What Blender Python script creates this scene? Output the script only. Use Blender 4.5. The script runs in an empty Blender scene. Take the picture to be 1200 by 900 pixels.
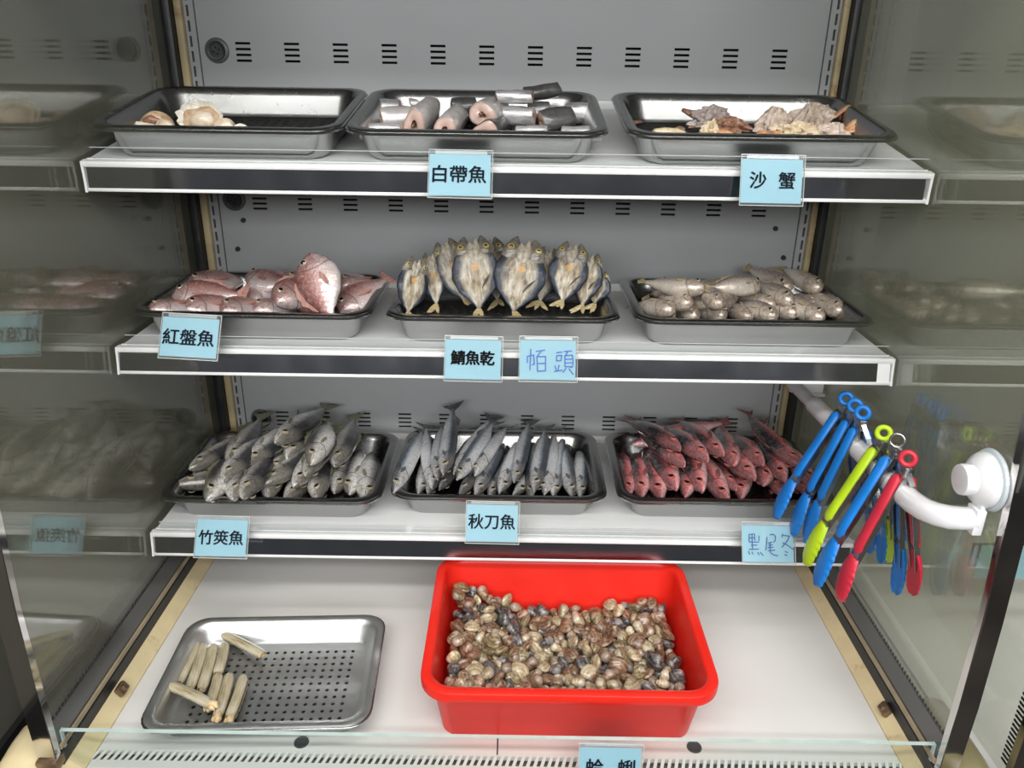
import bpy, bmesh, math, random
from mathutils import Vector, Matrix, Euler, noise
random.seed(11)
SC = bpy.context.scene
COL = SC.collection
S = 1.35            # plan units -> metres
FLOOR = -1.222      # floor height in plan units (camera eye is 0)
PI = math.pi
R = math.radians

# ------------------------------------------------------------------ helpers
def tag(o, label=None, cat=None, group=None, kind=None):
    if label: o['label'] = label
    if cat: o['category'] = cat
    if group: o['group'] = group
    if kind: o['kind'] = kind
    return o

def empty(name, loc=(0, 0, 0), rot=(0, 0, 0)):
    o = bpy.data.objects.new(name, None)
    o.empty_display_size = .02
    COL.objects.link(o)
    o.location = loc
    o.rotation_euler = rot
    return o

def mesh_of(bm, name, mats, smooth=True, recalc=True):
    if recalc:
        bmesh.ops.recalc_face_normals(bm, faces=bm.faces[:])
    me = bpy.data.meshes.new(name)
    bm.to_mesh(me)
    bm.free()
    for m in (mats if isinstance(mats, (list, tuple)) else [mats]):
        me.materials.append(m)
    if smooth:
        for p in me.polygons:
            p.use_smooth = True
        try:
            me.set_sharp_from_angle(angle=R(42))
        except Exception:
            pass
    return me

def link(name, me, parent=None, loc=(0, 0, 0), rot=(0, 0, 0)):
    o = bpy.data.objects.new(name, me)
    COL.objects.link(o)
    o.parent = parent
    o.location = loc
    o.rotation_euler = rot
    return o

def obj(name, bm, mats, parent=None, loc=(0, 0, 0), rot=(0, 0, 0), smooth=True):
    return link(name, mesh_of(bm, name, mats, smooth), parent, loc, rot)

def box(bm, x0, x1, y0, y1, z0, z1, bev=0, M=None):
    vs = [bm.verts.new(p) for p in ((x0, y0, z0), (x1, y0, z0), (x1, y1, z0), (x0, y1, z0),
                                    (x0, y0, z1), (x1, y0, z1), (x1, y1, z1), (x0, y1, z1))]
    fs = [bm.faces.new([vs[i] for i in q]) for q in ((3, 2, 1, 0), (4, 5, 6, 7), (0, 1, 5, 4),
                                                     (1, 2, 6, 5), (2, 3, 7, 6), (3, 0, 4, 7))]
    if bev:
        es = list({e for f in fs for e in f.edges})
        r = bmesh.ops.bevel(bm, geom=es, offset=bev, segments=2, affect='EDGES', profile=.5)
        vs = list({v for f in r['faces'] for v in f.verts} | {v for v in vs if v.is_valid})
    if M is not None:
        bmesh.ops.transform(bm, matrix=M, verts=[v for v in vs if v.is_valid])
    return vs

def boxbm(*a, **k):
    bm = bmesh.new()
    box(bm, *a, **k)
    return bm

def loft(bm, rings, cap0=True, cap1=True, us=None, vv=None, closed=True):
    uvl = bm.loops.layers.uv.verify() if us else None
    vr = [[bm.verts.new(p) for p in r] for r in rings]
    n = len(vr[0])
    for i in range(len(vr) - 1):
        for j in range(n if closed else n - 1):
            k = (j + 1) % n
            try:
                f = bm.faces.new((vr[i][j], vr[i][k], vr[i + 1][k], vr[i + 1][j]))
            except ValueError:
                continue
            if us:
                for l, (a, b) in zip(f.loops, ((i, j), (i, k), (i + 1, k), (i + 1, j))):
                    l[uvl].uv = (us[a], vv[b])
    for do, i in ((cap0, 0), (cap1, len(vr) - 1)):
        if do and closed:
            f = bm.faces.new(vr[i] if i else vr[i][::-1])
            if us:
                for l in f.loops:
                    l[uvl].uv = (us[i], .5)
    return vr

def frame(d, up=Vector((0, 0, 1))):
    d = d.normalized()
    s = d.cross(up)
    if s.length < 1e-5:
        s = d.cross(Vector((1, 0, 0)))
    s.normalize()
    return d, s, s.cross(d)

def tube(bm, pts, rad, n=10, caps=True, sx=1.0, sy=1.0, power=2.0, up=Vector((0, 0, 1))):
    pts = [Vector(p) for p in pts]
    rads = rad if isinstance(rad, (list, tuple)) else [rad] * len(pts)
    rings = []
    for i, p in enumerate(pts):
        d = pts[min(i + 1, len(pts) - 1)] - pts[max(i - 1, 0)]
        d, s, u = frame(d, up)
        ring = []
        for j in range(n):
            a = 2 * PI * j / n
            c, q = math.cos(a), math.sin(a)
            c = math.copysign(abs(c) ** (2 / power), c)
            q = math.copysign(abs(q) ** (2 / power), q)
            ring.append(p + s * c * rads[i] * sx + u * q * rads[i] * sy)
        rings.append(ring)
    loft(bm, rings, caps, caps)

def lathe(bm, prof, axis='Z', n=24, M=None):
    rings = []
    for r, h in prof:
        ring = []
        for j in range(n):
            a = 2 * PI * j / n
            p = Vector((r * math.cos(a), r * math.sin(a), h))
            if axis == 'X': p = Vector((h, p.x, p.y))
            if axis == 'Y': p = Vector((p.x, h, p.y))
            if M is not None: p = M @ p
            ring.append(p)
        rings.append(ring)
    loft(bm, rings)

def rrect(w, d, r, z, n=6):
    out = []
    for cx, cy, a0 in ((w / 2 - r, d / 2 - r, 0), (-w / 2 + r, d / 2 - r, 90), (-w / 2 + r, -d / 2 + r, 180), (w / 2 - r, -d / 2 + r, 270)):
        for i in range(n + 1):
            a = R(a0 + 90 * i / n)
            out.append(Vector((cx + r * math.cos(a), cy + r * math.sin(a), z)))
    return out

def copy_tree(o, parent=None):
    c = o.copy()
    COL.objects.link(c)
    c.parent = parent
    for ch in list(o.children):
        copy_tree(ch, c)
    return c

def smooth01(x, a, b):
    t = max(0, min(1, (x - a) / (b - a)))
    return t * t * (3 - 2 * t)

def interp(x, xs, ys):
    if x <= xs[0]: return ys[0]
    for i in range(1, len(xs)):
        if x <= xs[i]:
            t = (x - xs[i - 1]) / (xs[i] - xs[i - 1])
            t = t * t * (3 - 2 * t) * .5 + t * .5
            return ys[i - 1] + (ys[i] - ys[i - 1]) * t
    return ys[-1]

ORD = ['first', 'second', 'third', 'fourth', 'fifth', 'sixth', 'seventh', 'eighth', 'ninth', 'tenth', 'eleventh', 'twelfth']
def rank(i, n):
    if n == 1: return 'only one'
    if i == 0: return 'leftmost'
    if i == n - 1: return 'rightmost'
    return ORD[i] + ' from left'

# ------------------------------------------------------------------ materials
def nodes(name):
    m = bpy.data.materials.new(name)
    m.use_nodes = True
    nt = m.node_tree
    return m, nt, nt.nodes['Principled BSDF']

def nn(nt, t, ins=None, **p):
    n = nt.nodes.new('ShaderNode' + t)
    for k, v in p.items():
        setattr(n, k, v)
    for k, v in (ins or {}).items():
        if hasattr(v, 'is_linked') or hasattr(v, 'links'):
            nt.links.new(v, n.inputs[k])
        else:
            n.inputs[k].default_value = v
    return n

def math_(nt, op, a, b=0.0, c=None, clamp=False):
    n = nn(nt, 'Math', {0: a, 1: b}, operation=op)
    if c is not None: n.inputs[2].default_value = c
    n.use_clamp = clamp
    return n.outputs[0]

def rgba(c):
    return (c[0], c[1], c[2], 1)

def ramp(nt, fac, stops, interp_='LINEAR'):
    n = nn(nt, 'ValToRGB', {0: fac})
    cr = n.color_ramp
    cr.interpolation = interp_
    while len(cr.elements) < len(stops): cr.elements.new(.5)
    for e, (p, c) in zip(cr.elements, stops):
        e.position = p
        e.color = rgba(c) if len(c) == 3 else c
    return n.outputs[0]

def mixc(nt, f, a, b, mode='MIX'):
    n = nn(nt, 'MixRGB', {0: f, 1: rgba(a) if isinstance(a, tuple) else a, 2: rgba(b) if isinstance(b, tuple) else b}, blend_type=mode)
    return n.outputs[0]

def plain(name, col, rough=.5, metal=0.0, var=.08, scale=40, bump=0.0, spec=.5, coat=0.0, dirt=None, rvar=.0):
    m, nt, b = nodes(name)
    tc = nn(nt, 'TexCoord').outputs['Object']
    nz = nn(nt, 'TexNoise', {'Vector': tc, 'Scale': scale, 'Detail': 4}).outputs[0]
    lo = tuple(c * (1 - var) for c in col); hi = tuple(min(1, c * (1 + var)) for c in col)
    c = ramp(nt, nz, [(.3, lo), (.7, hi)])
    if dirt:
        dn = nn(nt, 'TexNoise', {'Vector': tc, 'Scale': dirt[1], 'Detail': 6, 'Roughness': .7}).outputs[0]
        f = math_(nt, 'MULTIPLY', ramp(nt, dn, [(dirt[2], (0, 0, 0)), (dirt[2] + .12, (1, 1, 1))]), dirt[3])
        c = mixc(nt, f, c, dirt[0])
    nt.links.new(c, b.inputs['Base Color'])
    b.inputs['Roughness'].default_value = rough
    if rvar:
        rn = nn(nt, 'TexNoise', {'Vector': tc, 'Scale': scale * .6, 'Detail': 3}).outputs[0]
        nt.links.new(nn(nt, 'MapRange', {'Value': rn, 'To Min': max(.03, rough - rvar), 'To Max': rough + rvar}).outputs[0], b.inputs['Roughness'])
    b.inputs['Metallic'].default_value = metal
    b.inputs['Specular IOR Level'].default_value = spec
    b.inputs['Coat Weight'].default_value = coat
    if bump:
        bp = nn(nt, 'Bump', {'Height': nz, 'Strength': bump, 'Distance': .002})
        nt.links.new(bp.outputs[0], b.inputs['Normal'])
    return m

def brushed(name, col, rough, scale=(6, 300, 300)):
    m, nt, b = nodes(name)
    tc = nn(nt, 'TexCoord').outputs['Object']
    mp = nn(nt, 'Mapping', {'Vector': tc, 'Scale': scale}).outputs[0]
    nz = nn(nt, 'TexNoise', {'Vector': mp, 'Scale': 1.0, 'Detail': 3}).outputs[0]
    b.inputs['Base Color'].default_value = rgba(col)
    b.inputs['Metallic'].default_value = 1
    nt.links.new(nn(nt, 'MapRange', {'Value': nz, 'To Min': rough * .7, 'To Max': rough * 1.35}).outputs[0], b.inputs['Roughness'])
    bp = nn(nt, 'Bump', {'Height': nz, 'Strength': .02, 'Distance': .001})
    nt.links.new(bp.outputs[0], b.inputs['Normal'])
    return m

def clear(name, tint=(.95, .97, .96), f0=.04, rough=.02, haze=0.0, hazecol=(.8, .85, .85)):
    m = bpy.data.materials.new(name)
    m.use_nodes = True
    nt = m.node_tree
    nt.nodes.clear()
    g = nn(nt, 'NewGeometry')
    d = nn(nt, 'VectorMath', {0: g.outputs['Incoming'], 1: g.outputs['Normal']}, operation='DOT_PRODUCT').outputs['Value']
    c = math_(nt, 'SUBTRACT', 1.0, math_(nt, 'ABSOLUTE', d), clamp=True)
    f = math_(nt, 'ADD', math_(nt, 'MULTIPLY', math_(nt, 'POWER', c, 5.0), 1 - f0), f0, clamp=True)
    tr = nn(nt, 'BsdfTransparent', {'Color': rgba(tint)}).outputs[0]
    if haze:
        df = nn(nt, 'BsdfDiffuse', {'Color': rgba(hazecol)}).outputs[0]
        tr = nn(nt, 'MixShader', {0: haze, 1: tr, 2: df}).outputs[0]
    gl = nn(nt, 'BsdfAnisotropic', {'Color': (1, 1, 1, 1), 'Roughness': rough}).outputs[0]
    mx = nn(nt, 'MixShader', {0: f, 1: tr, 2: gl}).outputs[0]
    out = nn(nt, 'OutputMaterial')
    nt.links.new(mx, out.inputs['Surface'])
    return m

MT = {}
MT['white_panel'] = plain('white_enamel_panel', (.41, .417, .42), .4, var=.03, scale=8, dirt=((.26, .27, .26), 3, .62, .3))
MT['deck'] = plain('white_deck_enamel', (.72, .71, .685), .28, var=.02, scale=6, dirt=((.62, .60, .55), 5, .66, .5))
MT['shelf_white'] = plain('white_shelf_enamel', (.74, .74, .73), .3, var=.02, scale=10)
MT['lip_white'] = plain('white_plastic_profile', (.84, .84, .83), .3, var=.03, scale=60, dirt=((.25, .18, .13), 60, .70, .7))
MT['chrome'] = plain('chrome_strip', (.42, .42, .44), .10, 1.0, var=.06, scale=30, rvar=.04)
MT['post'] = plain('polished_post', (.62, .60, .58), .08, 1.0, var=.04, scale=20, rvar=.03)
MT['steel'] = brushed('stainless_steel', (.46, .465, .46), .2)
MT['steel_dark'] = brushed('dark_stainless_liner', (.34, .342, .338), .24, (120, 120, 120))  # darker steel tone for the liners of the shelf trays
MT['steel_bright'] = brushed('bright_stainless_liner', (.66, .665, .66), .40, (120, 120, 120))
MT['tongsteel'] = brushed('tong_steel', (.5, .5, .5), .25, (200, 200, 20))
MT['cream'] = plain('cream_skirting', (.72, .60, .36), .5, var=.08, scale=25, dirt=((.35, .2, .07), 18, .60, .6))
MT['cream_dirty'] = plain('stained_cream_edge', (.58, .47, .27), .55, var=.15, scale=18, dirt=((.28, .14, .05), 12, .52, .7))
MT['olive'] = plain('shaded_cream_moulding', (.22, .19, .10), .35, var=.1)  # cream moulding with its shade put into a darker olive tone
MT['rubber'] = plain('black_rubber', (.016, .017, .018), .45, var=.2)
MT['black'] = plain('black_void', (.006, .006, .006), .8, var=.2)
MT['darkgrey'] = plain('dark_grey_plastic', (.045, .048, .05), .4, var=.15)
MT['midgrey'] = plain('grey_plastic', (.10, .105, .105), .4, var=.12)
MT['tan'] = plain('tan_seal', (.36, .29, .19), .5, var=.15)
MT['frit'] = plain('grey_frit', (.035, .036, .036), .14, var=.1, spec=.9)
MT['clip'] = plain('brown_metal_clip', (.22, .15, .09), .35, .6, var=.3, scale=80)
MT['glass'] = clear('side_glass', (.93, .945, .91), .07, .006, .08, (.64, .62, .52))
MT['fglass'] = clear('front_glass', (.95, .975, .965), .04, .01)
MT['gedge'] = plain('green_glass_edge', (.50, .62, .58), .12, 0, var=.1, spec=.9)
MT['acrylic'] = clear('clear_acrylic', (.97, .98, .98), .05, .05, .05)
MT['acedge'] = plain('acrylic_edge', (.58, .62, .62), .12, 0, var=.05, spec=.8)
MT['riser'] = clear('clear_strip', (.97, .98, .98), .04, .05)
MT['paper'] = plain('light_blue_paper', (.27, .50, .60), .6, var=.03, scale=15, coat=.1)
MT['ink'] = plain('black_print', (.006, .011, .02), .7, var=.1, spec=.1)
MT['marker'] = plain('black_marker', (.003, .003, .004), .7, var=.1, spec=.1)
MT['blueink'] = plain('blue_marker', (.02, .10, .42), .45, var=.2, scale=200)
MT['bluepen'] = plain('dark_blue_marker', (.03, .09, .28), .45, var=.2, scale=200)
MT['whiteplastic'] = plain('glossy_white_plastic', (.82, .82, .83), .16, var=.02, coat=.3)
MT['cupclear'] = plain('milky_suction_rubber', (.62, .68, .72), .15, var=.05)
MT['blue'] = plain('blue_silicone', (.006, .19, .62), .42, var=.06)
MT['lime'] = plain('lime_silicone', (.50, .72, .015), .42, var=.06)
MT['red'] = plain('red_silicone', (.58, .025, .05), .42, var=.06)
MT['floor'] = plain('dark_wet_floor', (.030, .026, .022), .35, var=.4, scale=5)
MT['wall'] = plain('grey_brown_wall', (.15, .142, .118), .7, var=.1, scale=4)
MT['ceil'] = plain('dim_ceiling', (.35, .35, .34), .8, var=.05)
MT['eye_w'] = plain('fish_eye_ring', (.34, .29, .20), .12, var=.15, scale=300, coat=1)
MT['eye_y'] = plain('dried_eye_ring', (.50, .38, .10), .3, var=.15, scale=300)
MT['eye_r'] = plain('reddish_eye_ring', (.42, .12, .10), .12, var=.2, scale=300, coat=1)
MT['pupil'] = plain('fish_pupil', (.006, .006, .008), .06, var=.1, coat=1)
# red polypropylene basin: a little light comes through the wall
def red_plastic():
    m, nt, b = nodes('red_plastic')
    tc = nn(nt, 'TexCoord').outputs['Object']
    nz = nn(nt, 'TexNoise', {'Vector': tc, 'Scale': 30, 'Detail': 3}).outputs[0]
    c = ramp(nt, nz, [(.3, (.88, .026, .014)), (.7, (.93, .034, .02))])
    nt.links.new(c, b.inputs['Base Color'])
    b.inputs['Roughness'].default_value = .33
    tl = nn(nt, 'BsdfTranslucent', {'Color': (.95, .06, .03, 1)}).outputs[0]
    mx = nn(nt, 'MixShader', {0: .22, 1: b.outputs[0], 2: tl}).outputs[0]
    nt.links.new(mx, nt.nodes['Material Output'].inputs['Surface'])
    return m
MT['basin'] = red_plastic()

def fish_mat(name, stops, head, headamt, mott, mottamt, metal=.25, rough=.25, mscale=55, tailcol=None, gill=(.05, .035, .03), scales=0.0, hue=.06):
    m, nt, b = nodes(name)
    uv = nn(nt, 'SeparateXYZ', {0: nn(nt, 'UVMap').outputs[0]})
    u, v = uv.outputs[0], uv.outputs[1]
    tc = nn(nt, 'TexCoord').outputs['Object']
    rnd = nn(nt, 'ObjectInfo').outputs['Random']
    off = nn(nt, 'VectorMath', {0: tc, 1: nn(nt, 'CombineXYZ', {0: math_(nt, 'MULTIPLY', rnd, 7.0), 1: rnd}).outputs[0]}, operation='ADD').outputs[0]
    n1 = nn(nt, 'TexNoise', {'Vector': off, 'Scale': mscale * 2.2, 'Detail': 6, 'Roughness': .6}).outputs[0]
    vj = math_(nt, 'ADD', v, math_(nt, 'MULTIPLY', math_(nt, 'SUBTRACT', n1, .5), .22))
    c = ramp(nt, vj, stops)
    n2 = nn(nt, 'TexNoise', {'Vector': off, 'Scale': mscale * 4.5, 'Detail': 6, 'Roughness': .7}).outputs[0]
    c = mixc(nt, math_(nt, 'MULTIPLY', ramp(nt, n2, [(.48, (0, 0, 0)), (.68, (1, 1, 1))]), mottamt), c, mott)
    if tailcol:
        f = nn(nt, 'MapRange', {'Value': u, 'From Min': .6, 'From Max': .95}).outputs[0]
        c = mixc(nt, math_(nt, 'MULTIPLY', f, .8), c, tailcol)
    hf = nn(nt, 'MapRange', {'Value': u, 'From Min': .27, 'From Max': .18}).outputs[0]
    c = mixc(nt, math_(nt, 'MULTIPLY', hf, headamt), c, head)
    # bony plates and creases of the head
    hv = nn(nt, 'TexVoronoi', {'Vector': off, 'Scale': 170}, feature='DISTANCE_TO_EDGE').outputs['Distance']
    hl = math_(nt, 'MULTIPLY', math_(nt, 'LESS_THAN', hv, .035), hf)
    c = mixc(nt, math_(nt, 'MULTIPLY', hl, .4), c, gill)
    n3 = nn(nt, 'TexNoise', {'Vector': off, 'Scale': 210, 'Detail': 3}).outputs[0]
    c = mixc(nt, math_(nt, 'MULTIPLY', ramp(nt, n3, [(.52, (0, 0, 0)), (.66, (1, 1, 1))]), math_(nt, 'MULTIPLY', hf, .4)), c, gill)
    # gill slit and mouth line
    arc = math_(nt, 'SUBTRACT', u, math_(nt, 'ADD', .185, math_(nt, 'MULTIPLY', math_(nt, 'SINE', math_(nt, 'MULTIPLY', v, PI)), .065)))
    g1 = math_(nt, 'LESS_THAN', math_(nt, 'ABSOLUTE', arc), .0055)
    g1 = math_(nt, 'MULTIPLY', g1, math_(nt, 'LESS_THAN', v, .82))
    mo = math_(nt, 'LESS_THAN', math_(nt, 'ABSOLUTE', math_(nt, 'SUBTRACT', v, .47)), .03)
    mo = math_(nt, 'MULTIPLY', mo, math_(nt, 'LESS_THAN', u, .075))
    c = mixc(nt, math_(nt, 'MULTIPLY', math_(nt, 'MAXIMUM', g1, mo), .75), c, gill)
    hs = nn(nt, 'HueSaturation', {'Color': c})
    nt.links.new(nn(nt, 'MapRange', {'Value': rnd, 'To Min': 1 - hue * 2.4, 'To Max': 1 + hue * 2.4}).outputs[0], hs.inputs['Value'])
    nt.links.new(hs.outputs[0], b.inputs['Base Color'])
    b.inputs['Metallic'].default_value = metal
    nt.links.new(nn(nt, 'MapRange', {'Value': n1, 'To Min': rough * .6, 'To Max': rough * 1.6}).outputs[0], b.inputs['Roughness'])
    b.inputs['Coat Weight'].default_value = .8
    b.inputs['Coat Roughness'].default_value = .07
    sc = nn(nt, 'TexVoronoi', {'Vector': tc, 'Scale': 420}).outputs[0]
    h = math_(nt, 'ADD', math_(nt, 'MULTIPLY', sc, .35 + scales), n2)
    bp = nn(nt, 'Bump', {'Height': h, 'Strength': .4, 'Distance': .002})
    nt.links.new(bp.outputs[0], b.inputs['Normal'])
    return m

def fin_mat(name, col, col2):
    m, nt, b = nodes(name)
    tc = nn(nt, 'TexCoord').outputs['Object']
    mp = nn(nt, 'Mapping', {'Vector': tc, 'Scale': (60, 60, 900)}).outputs[0]
    w = nn(nt, 'TexNoise', {'Vector': mp, 'Scale': 1.0, 'Detail': 2}).outputs[0]
    nt.links.new(ramp(nt, w, [(.35, col), (.65, col2)]), b.inputs['Base Color'])
    b.inputs['Roughness'].default_value = .35
    return m

# profiles: t, top, bottom (of H), half width (of W)
SP = {
 'mackerel': dict(t=[0, .03, .08, .15, .25, .4, .55, .7, .8, .88], a=[.03, .15, .25, .35, .44, .5, .46, .32, .17, .09],
                  b=[.03, .13, .23, .33, .43, .5, .45, .29, .14, .08], w=[.08, .24, .36, .45, .5, .5, .44, .28, .14, .07],
                  eye=(.115, .10, .058), tail=('fork', .13, .75), dorsal=(.3, .62, .12), pect=(.25, -.08, .11)),
 'fusilier': dict(t=[0, .03, .08, .15, .25, .4, .55, .7, .8, .88], a=[.04, .14, .235, .335, .43, .5, .47, .34, .2, .12],
                  b=[.04, .13, .22, .32, .42, .5, .46, .32, .17, .11], w=[.10, .22, .32, .40, .47, .5, .45, .31, .17, .09],
                  eye=(.115, .06, .060), tail=('fork', .13, .7), dorsal=(.3, .7, .1), pect=(.24, -.05, .13)),
 'bream': dict(t=[0, .03, .08, .15, .25, .38, .55, .7, .8, .87], a=[.02, .17, .31, .42, .5, .5, .42, .26, .14, .09],
               b=[.04, .14, .24, .36, .46, .5, .42, .25, .13, .09], w=[.1, .26, .4, .48, .5, .48, .38, .24, .13, .07],
               eye=(.13, .16, .075), tail=('fork', .15, .8), dorsal=(.28, .75, .11), pect=(.31, -.12, .2)),
 'croaker': dict(t=[0, .025, .07, .14, .25, .4, .55, .7, .8, .88], a=[.10, .23, .34, .43, .49, .5, .44, .32, .2, .12],
                 b=[.10, .22, .33, .42, .48, .5, .43, .3, .18, .11], w=[.14, .27, .37, .45, .5, .48, .42, .3, .18, .1],
                 eye=(.105, .12, .066), tail=('round', .13, .6), dorsal=(.3, .8, .08), pect=(.25, -.05, .14)),
 'saury': dict(t=[0, .03, .07, .13, .2, .35, .55, .72, .82, .9], a=[.04, .13, .24, .36, .44, .5, .5, .42, .22, .12],
               b=[.05, .14, .24, .36, .45, .5, .5, .4, .2, .1], w=[.08, .2, .36, .46, .5, .5, .48, .38, .2, .1],
               eye=(.10, .1, .040), tail=('fork', .09, 1.3), dorsal=(.68, .8, .16), pect=(.19, .05, .07)),
}

def fish_proto(kind, L, H, W, mat, fin, eye, bend=0.0, bendz=0.0):
    """one fish: snout at the origin, body along +X, back along +Z"""
    P = SP[kind]
    root = empty('fish')
    n, m = 30, 18
    rings, us = [], []
    end = P['t'][-1]
    def axis(t):
        q = (t - .3)
        return Vector((t * L, bend * L * q * q * (1 if t > .3 else .4), bendz * L * q * abs(q)))
    vv = []
    for j in range(m):
        a = 2 * PI * j / m
        vv.append(.5 + .5 * math.sin(a))
    for i in range(n + 1):
        t = end * (i / n) ** 1.25
        a = interp(t, P['t'], P['a']) * H
        b = interp(t, P['t'], P['b']) * H
        w = interp(t, P['t'], P['w']) * W
        if kind != 'saury':      # gill cover swells a little over the shoulder
            w *= 1 + .07 * math.exp(-((t - .19) / .035) ** 2)
        c = axis(t)
        ring = []
        for j in range(m):
            al = 2 * PI * j / m
            cs, sn = math.cos(al), math.sin(al)
            cs = math.copysign(abs(cs) ** .9, cs)
            ring.append(c + Vector((0, w * cs, (a if sn > 0 else b) * sn)))
        rings.append(ring)
        us.append(t)
    bm = bmesh.new()
    loft(bm, rings, True, True, us, vv)
    obj('body', bm, mat, root)
    # tail fin
    ty, tl, ts = P['tail']
    tl *= L
    hh = ts * H * .5
    c = axis(end)
    dr = (axis(end) - axis(end - .06)).normalized()
    pk = P['a'][-1] * H
    if ty == 'fork':
        prof = [(-.012 * L, pk * .8, pk * -.8), (tl * .25, hh * .45, -hh * .45), (tl * .5, hh * .75, -hh * .75), (tl, hh * 1.05, -hh * 1.05)]
        notch = tl * .38
        outline = [(-.01 * L, pk * .8), (tl * .3, hh * .5), (tl * .65, hh * .85), (tl, hh * 1.08), (tl * .72, hh * .55), (notch, 0),
                   (tl * .72, -hh * .55), (tl, -hh * 1.08), (tl * .65, -hh * .85), (tl * .3, -hh * .5), (-.01 * L, -pk * .8)]
    else:
        outline = [(-.01 * L, pk * .8), (tl * .4, hh * .6), (tl * .8, hh * .8), (tl, hh * .45), (tl * 1.06, 0), (tl, -hh * .45),
                   (tl * .8, -hh * .8), (tl * .4, -hh * .6), (-.01 * L, -pk * .8)]
    def sheet(outl, org, ex, ez, th, name, mt, rip=0.0):
        bm = bmesh.new()
        ey = ex.cross(ez).normalized()
        ctr = [sum(p[0] for p in outl) / len(outl), 0]
        loops = []
        for s in (1, -1):
            ring = [bm.verts.new(org + ex * x + ez * z + ey * (s * th * (1 - .6 * abs(x) / (tl + 1e-6)) + rip * math.sin(z / hh * 4))) for x, z in outl]
            loops.append(ring)
            bm.faces.new(ring if s > 0 else ring[::-1])
        k = len(outl)
        for i in range(k):
            bm.faces.new((loops[0][i], loops[1][i], loops[1][(i + 1) % k], loops[0][(i + 1) % k]))
        bmesh.ops.triangulate(bm, faces=[f for f in bm.faces if len(f.verts) > 4])
        return obj(name, bm, mt, root, smooth=False)
    up = Vector((0, 0, 1))
    sheet(outline, c, dr, (up - dr * dr.dot(up)).normalized(), .0007, 'tail_fin', fin, .0012)
    # dorsal fin
    d0, d1, dh = P['dorsal']
    bm = bmesh.new()
    k = 9
    ra, rb = [], []
    for s in (1, -1):
        lo = [];hi = []
        for i in range(k):
            t = d0 + (d1 - d0) * i / (k - 1)
            z = interp(t, P['t'], P['a']) * H
            f = dh * H * math.sin(PI * (.12 + .82 * i / (k - 1))) * (1.15 if i % 2 else .8)
            p = axis(t)
            lo.append(bm.verts.new(p + Vector((0, s * .0006, z * .93))))
            hi.append(bm.verts.new(p + Vector((f * .5, s * .0002, z + f))))
        ra.append(lo); rb.append(hi)
    for q in range(2):
        for i in range(k - 1):
            bm.faces.new((ra[q][i], ra[q][i + 1], rb[q][i + 1], rb[q][i]))
    for i in range(k - 1):
        bm.faces.new((rb[0][i], rb[0][i + 1], rb[1][i + 1], rb[1][i]))
        bm.faces.new((ra[0][i], ra[1][i], ra[1][i + 1], ra[0][i + 1]))
    obj('dorsal_fin', bm, fin, root, smooth=False)
    # pectoral fins and eyes on both sides
    pt, pz, pl = P['pect']
    et, ez, er = P['eye']
    for s in (1, -1):
        bm = bmesh.new()
        w = interp(pt, P['t'], P['w']) * W
        o = axis(pt) + Vector((0, s * w * .96, pz * H))
        pts = [(0, .0), (.35, .16), (.8, .13), (1, 0), (.8, -.12), (.35, -.13)]
        A = [bm.verts.new(o + Vector((x * pl * L, s * (.0006 + .0022 * x), z * pl * L - .25 * x * pl * L))) for x, z in pts]
        B = [bm.verts.new(o + Vector((x * pl * L, s * (-.0004 + .0018 * x), z * pl * L - .25 * x * pl * L))) for x, z in pts]
        bm.faces.new(A); bm.faces.new(B[::-1])
        for i in range(6):
            bm.faces.new((A[i], A[(i + 1) % 6], B[(i + 1) % 6], B[i]))
        obj('pectoral_fin', bm, fin, root, smooth=False)
        bm = bmesh.new()
        w = interp(et, P['t'], P['w']) * W
        a = interp(et, P['t'], P['a']) * H
        k = min(.95, ez * H / a)
        y = w * math.sqrt(1 - k * k) ** .9
        rr = er * L * .5
        prof = [(rr * 1.1, -.25), (rr * 1.08, .12), (rr * .85, .34), (rr * .72, .42), (rr * .66, .45), (rr * .4, .56), (.0001, .6)]
        rings = [[axis(et) + Vector((r_ * math.cos(s * 2 * PI * j / 14), s * (y + h * rr), ez * H + r_ * math.sin(s * 2 * PI * j / 14))) for j in range(14)] for r_, h in prof]
        loft(bm, rings)
        bm.faces.ensure_lookup_table()
        for fi, f in enumerate(bm.faces):
            cc = f.calc_center_median() - (axis(et) + Vector((0, 0, ez * H)))
            f.material_index = 1 if math.hypot(cc.x, cc.z) < rr * .68 else 0
        obj('eye', bm, [eye, MT['pupil']], root)
    return root

def place_fish(proto, h, tl, roll, L, L0, first):
    o = proto if first else copy_tree(proto)
    h, tl = Vector(h), Vector(tl)
    x = (tl - h).normalized()
    s = Vector((0, 0, 1)).cross(x).normalized()
    u = x.cross(s)
    r = R(roll)
    z = u * math.cos(r) + s * math.sin(r)
    y = z.cross(x)
    k = L / L0
    M = Matrix(((x.x, y.x, z.x), (x.y, y.y, z.y), (x.z, y.z, z.z))).to_4x4()
    o.rotation_euler = M.to_euler()
    o.location = h
    o.scale = (k, k, k)
    return o
# ------------------------------------------------------------------ the setting
GL, GR = -.4592, .4492          # side glass planes
WALL = 1.1437
tag(obj('floor', boxbm(-2.2, 2.2, -2.2, 1.5, FLOOR - .05, FLOOR), MT['floor'], smooth=False), kind='structure')
tag(obj('wall_back', boxbm(-.57, 2.2, 1.42, 1.5, FLOOR, 1.15), MT['wall'], smooth=False), kind='structure')
tag(obj('wall_left', boxbm(-.66, -.58, .3, 1.5, FLOOR, 1.15), MT['wall'], smooth=False), kind='structure')
tag(obj('ceiling', boxbm(-2.2, 2.2, -2.2, 1.5, 1.15, 1.2), MT['ceil'], smooth=False), kind='structure')

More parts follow.
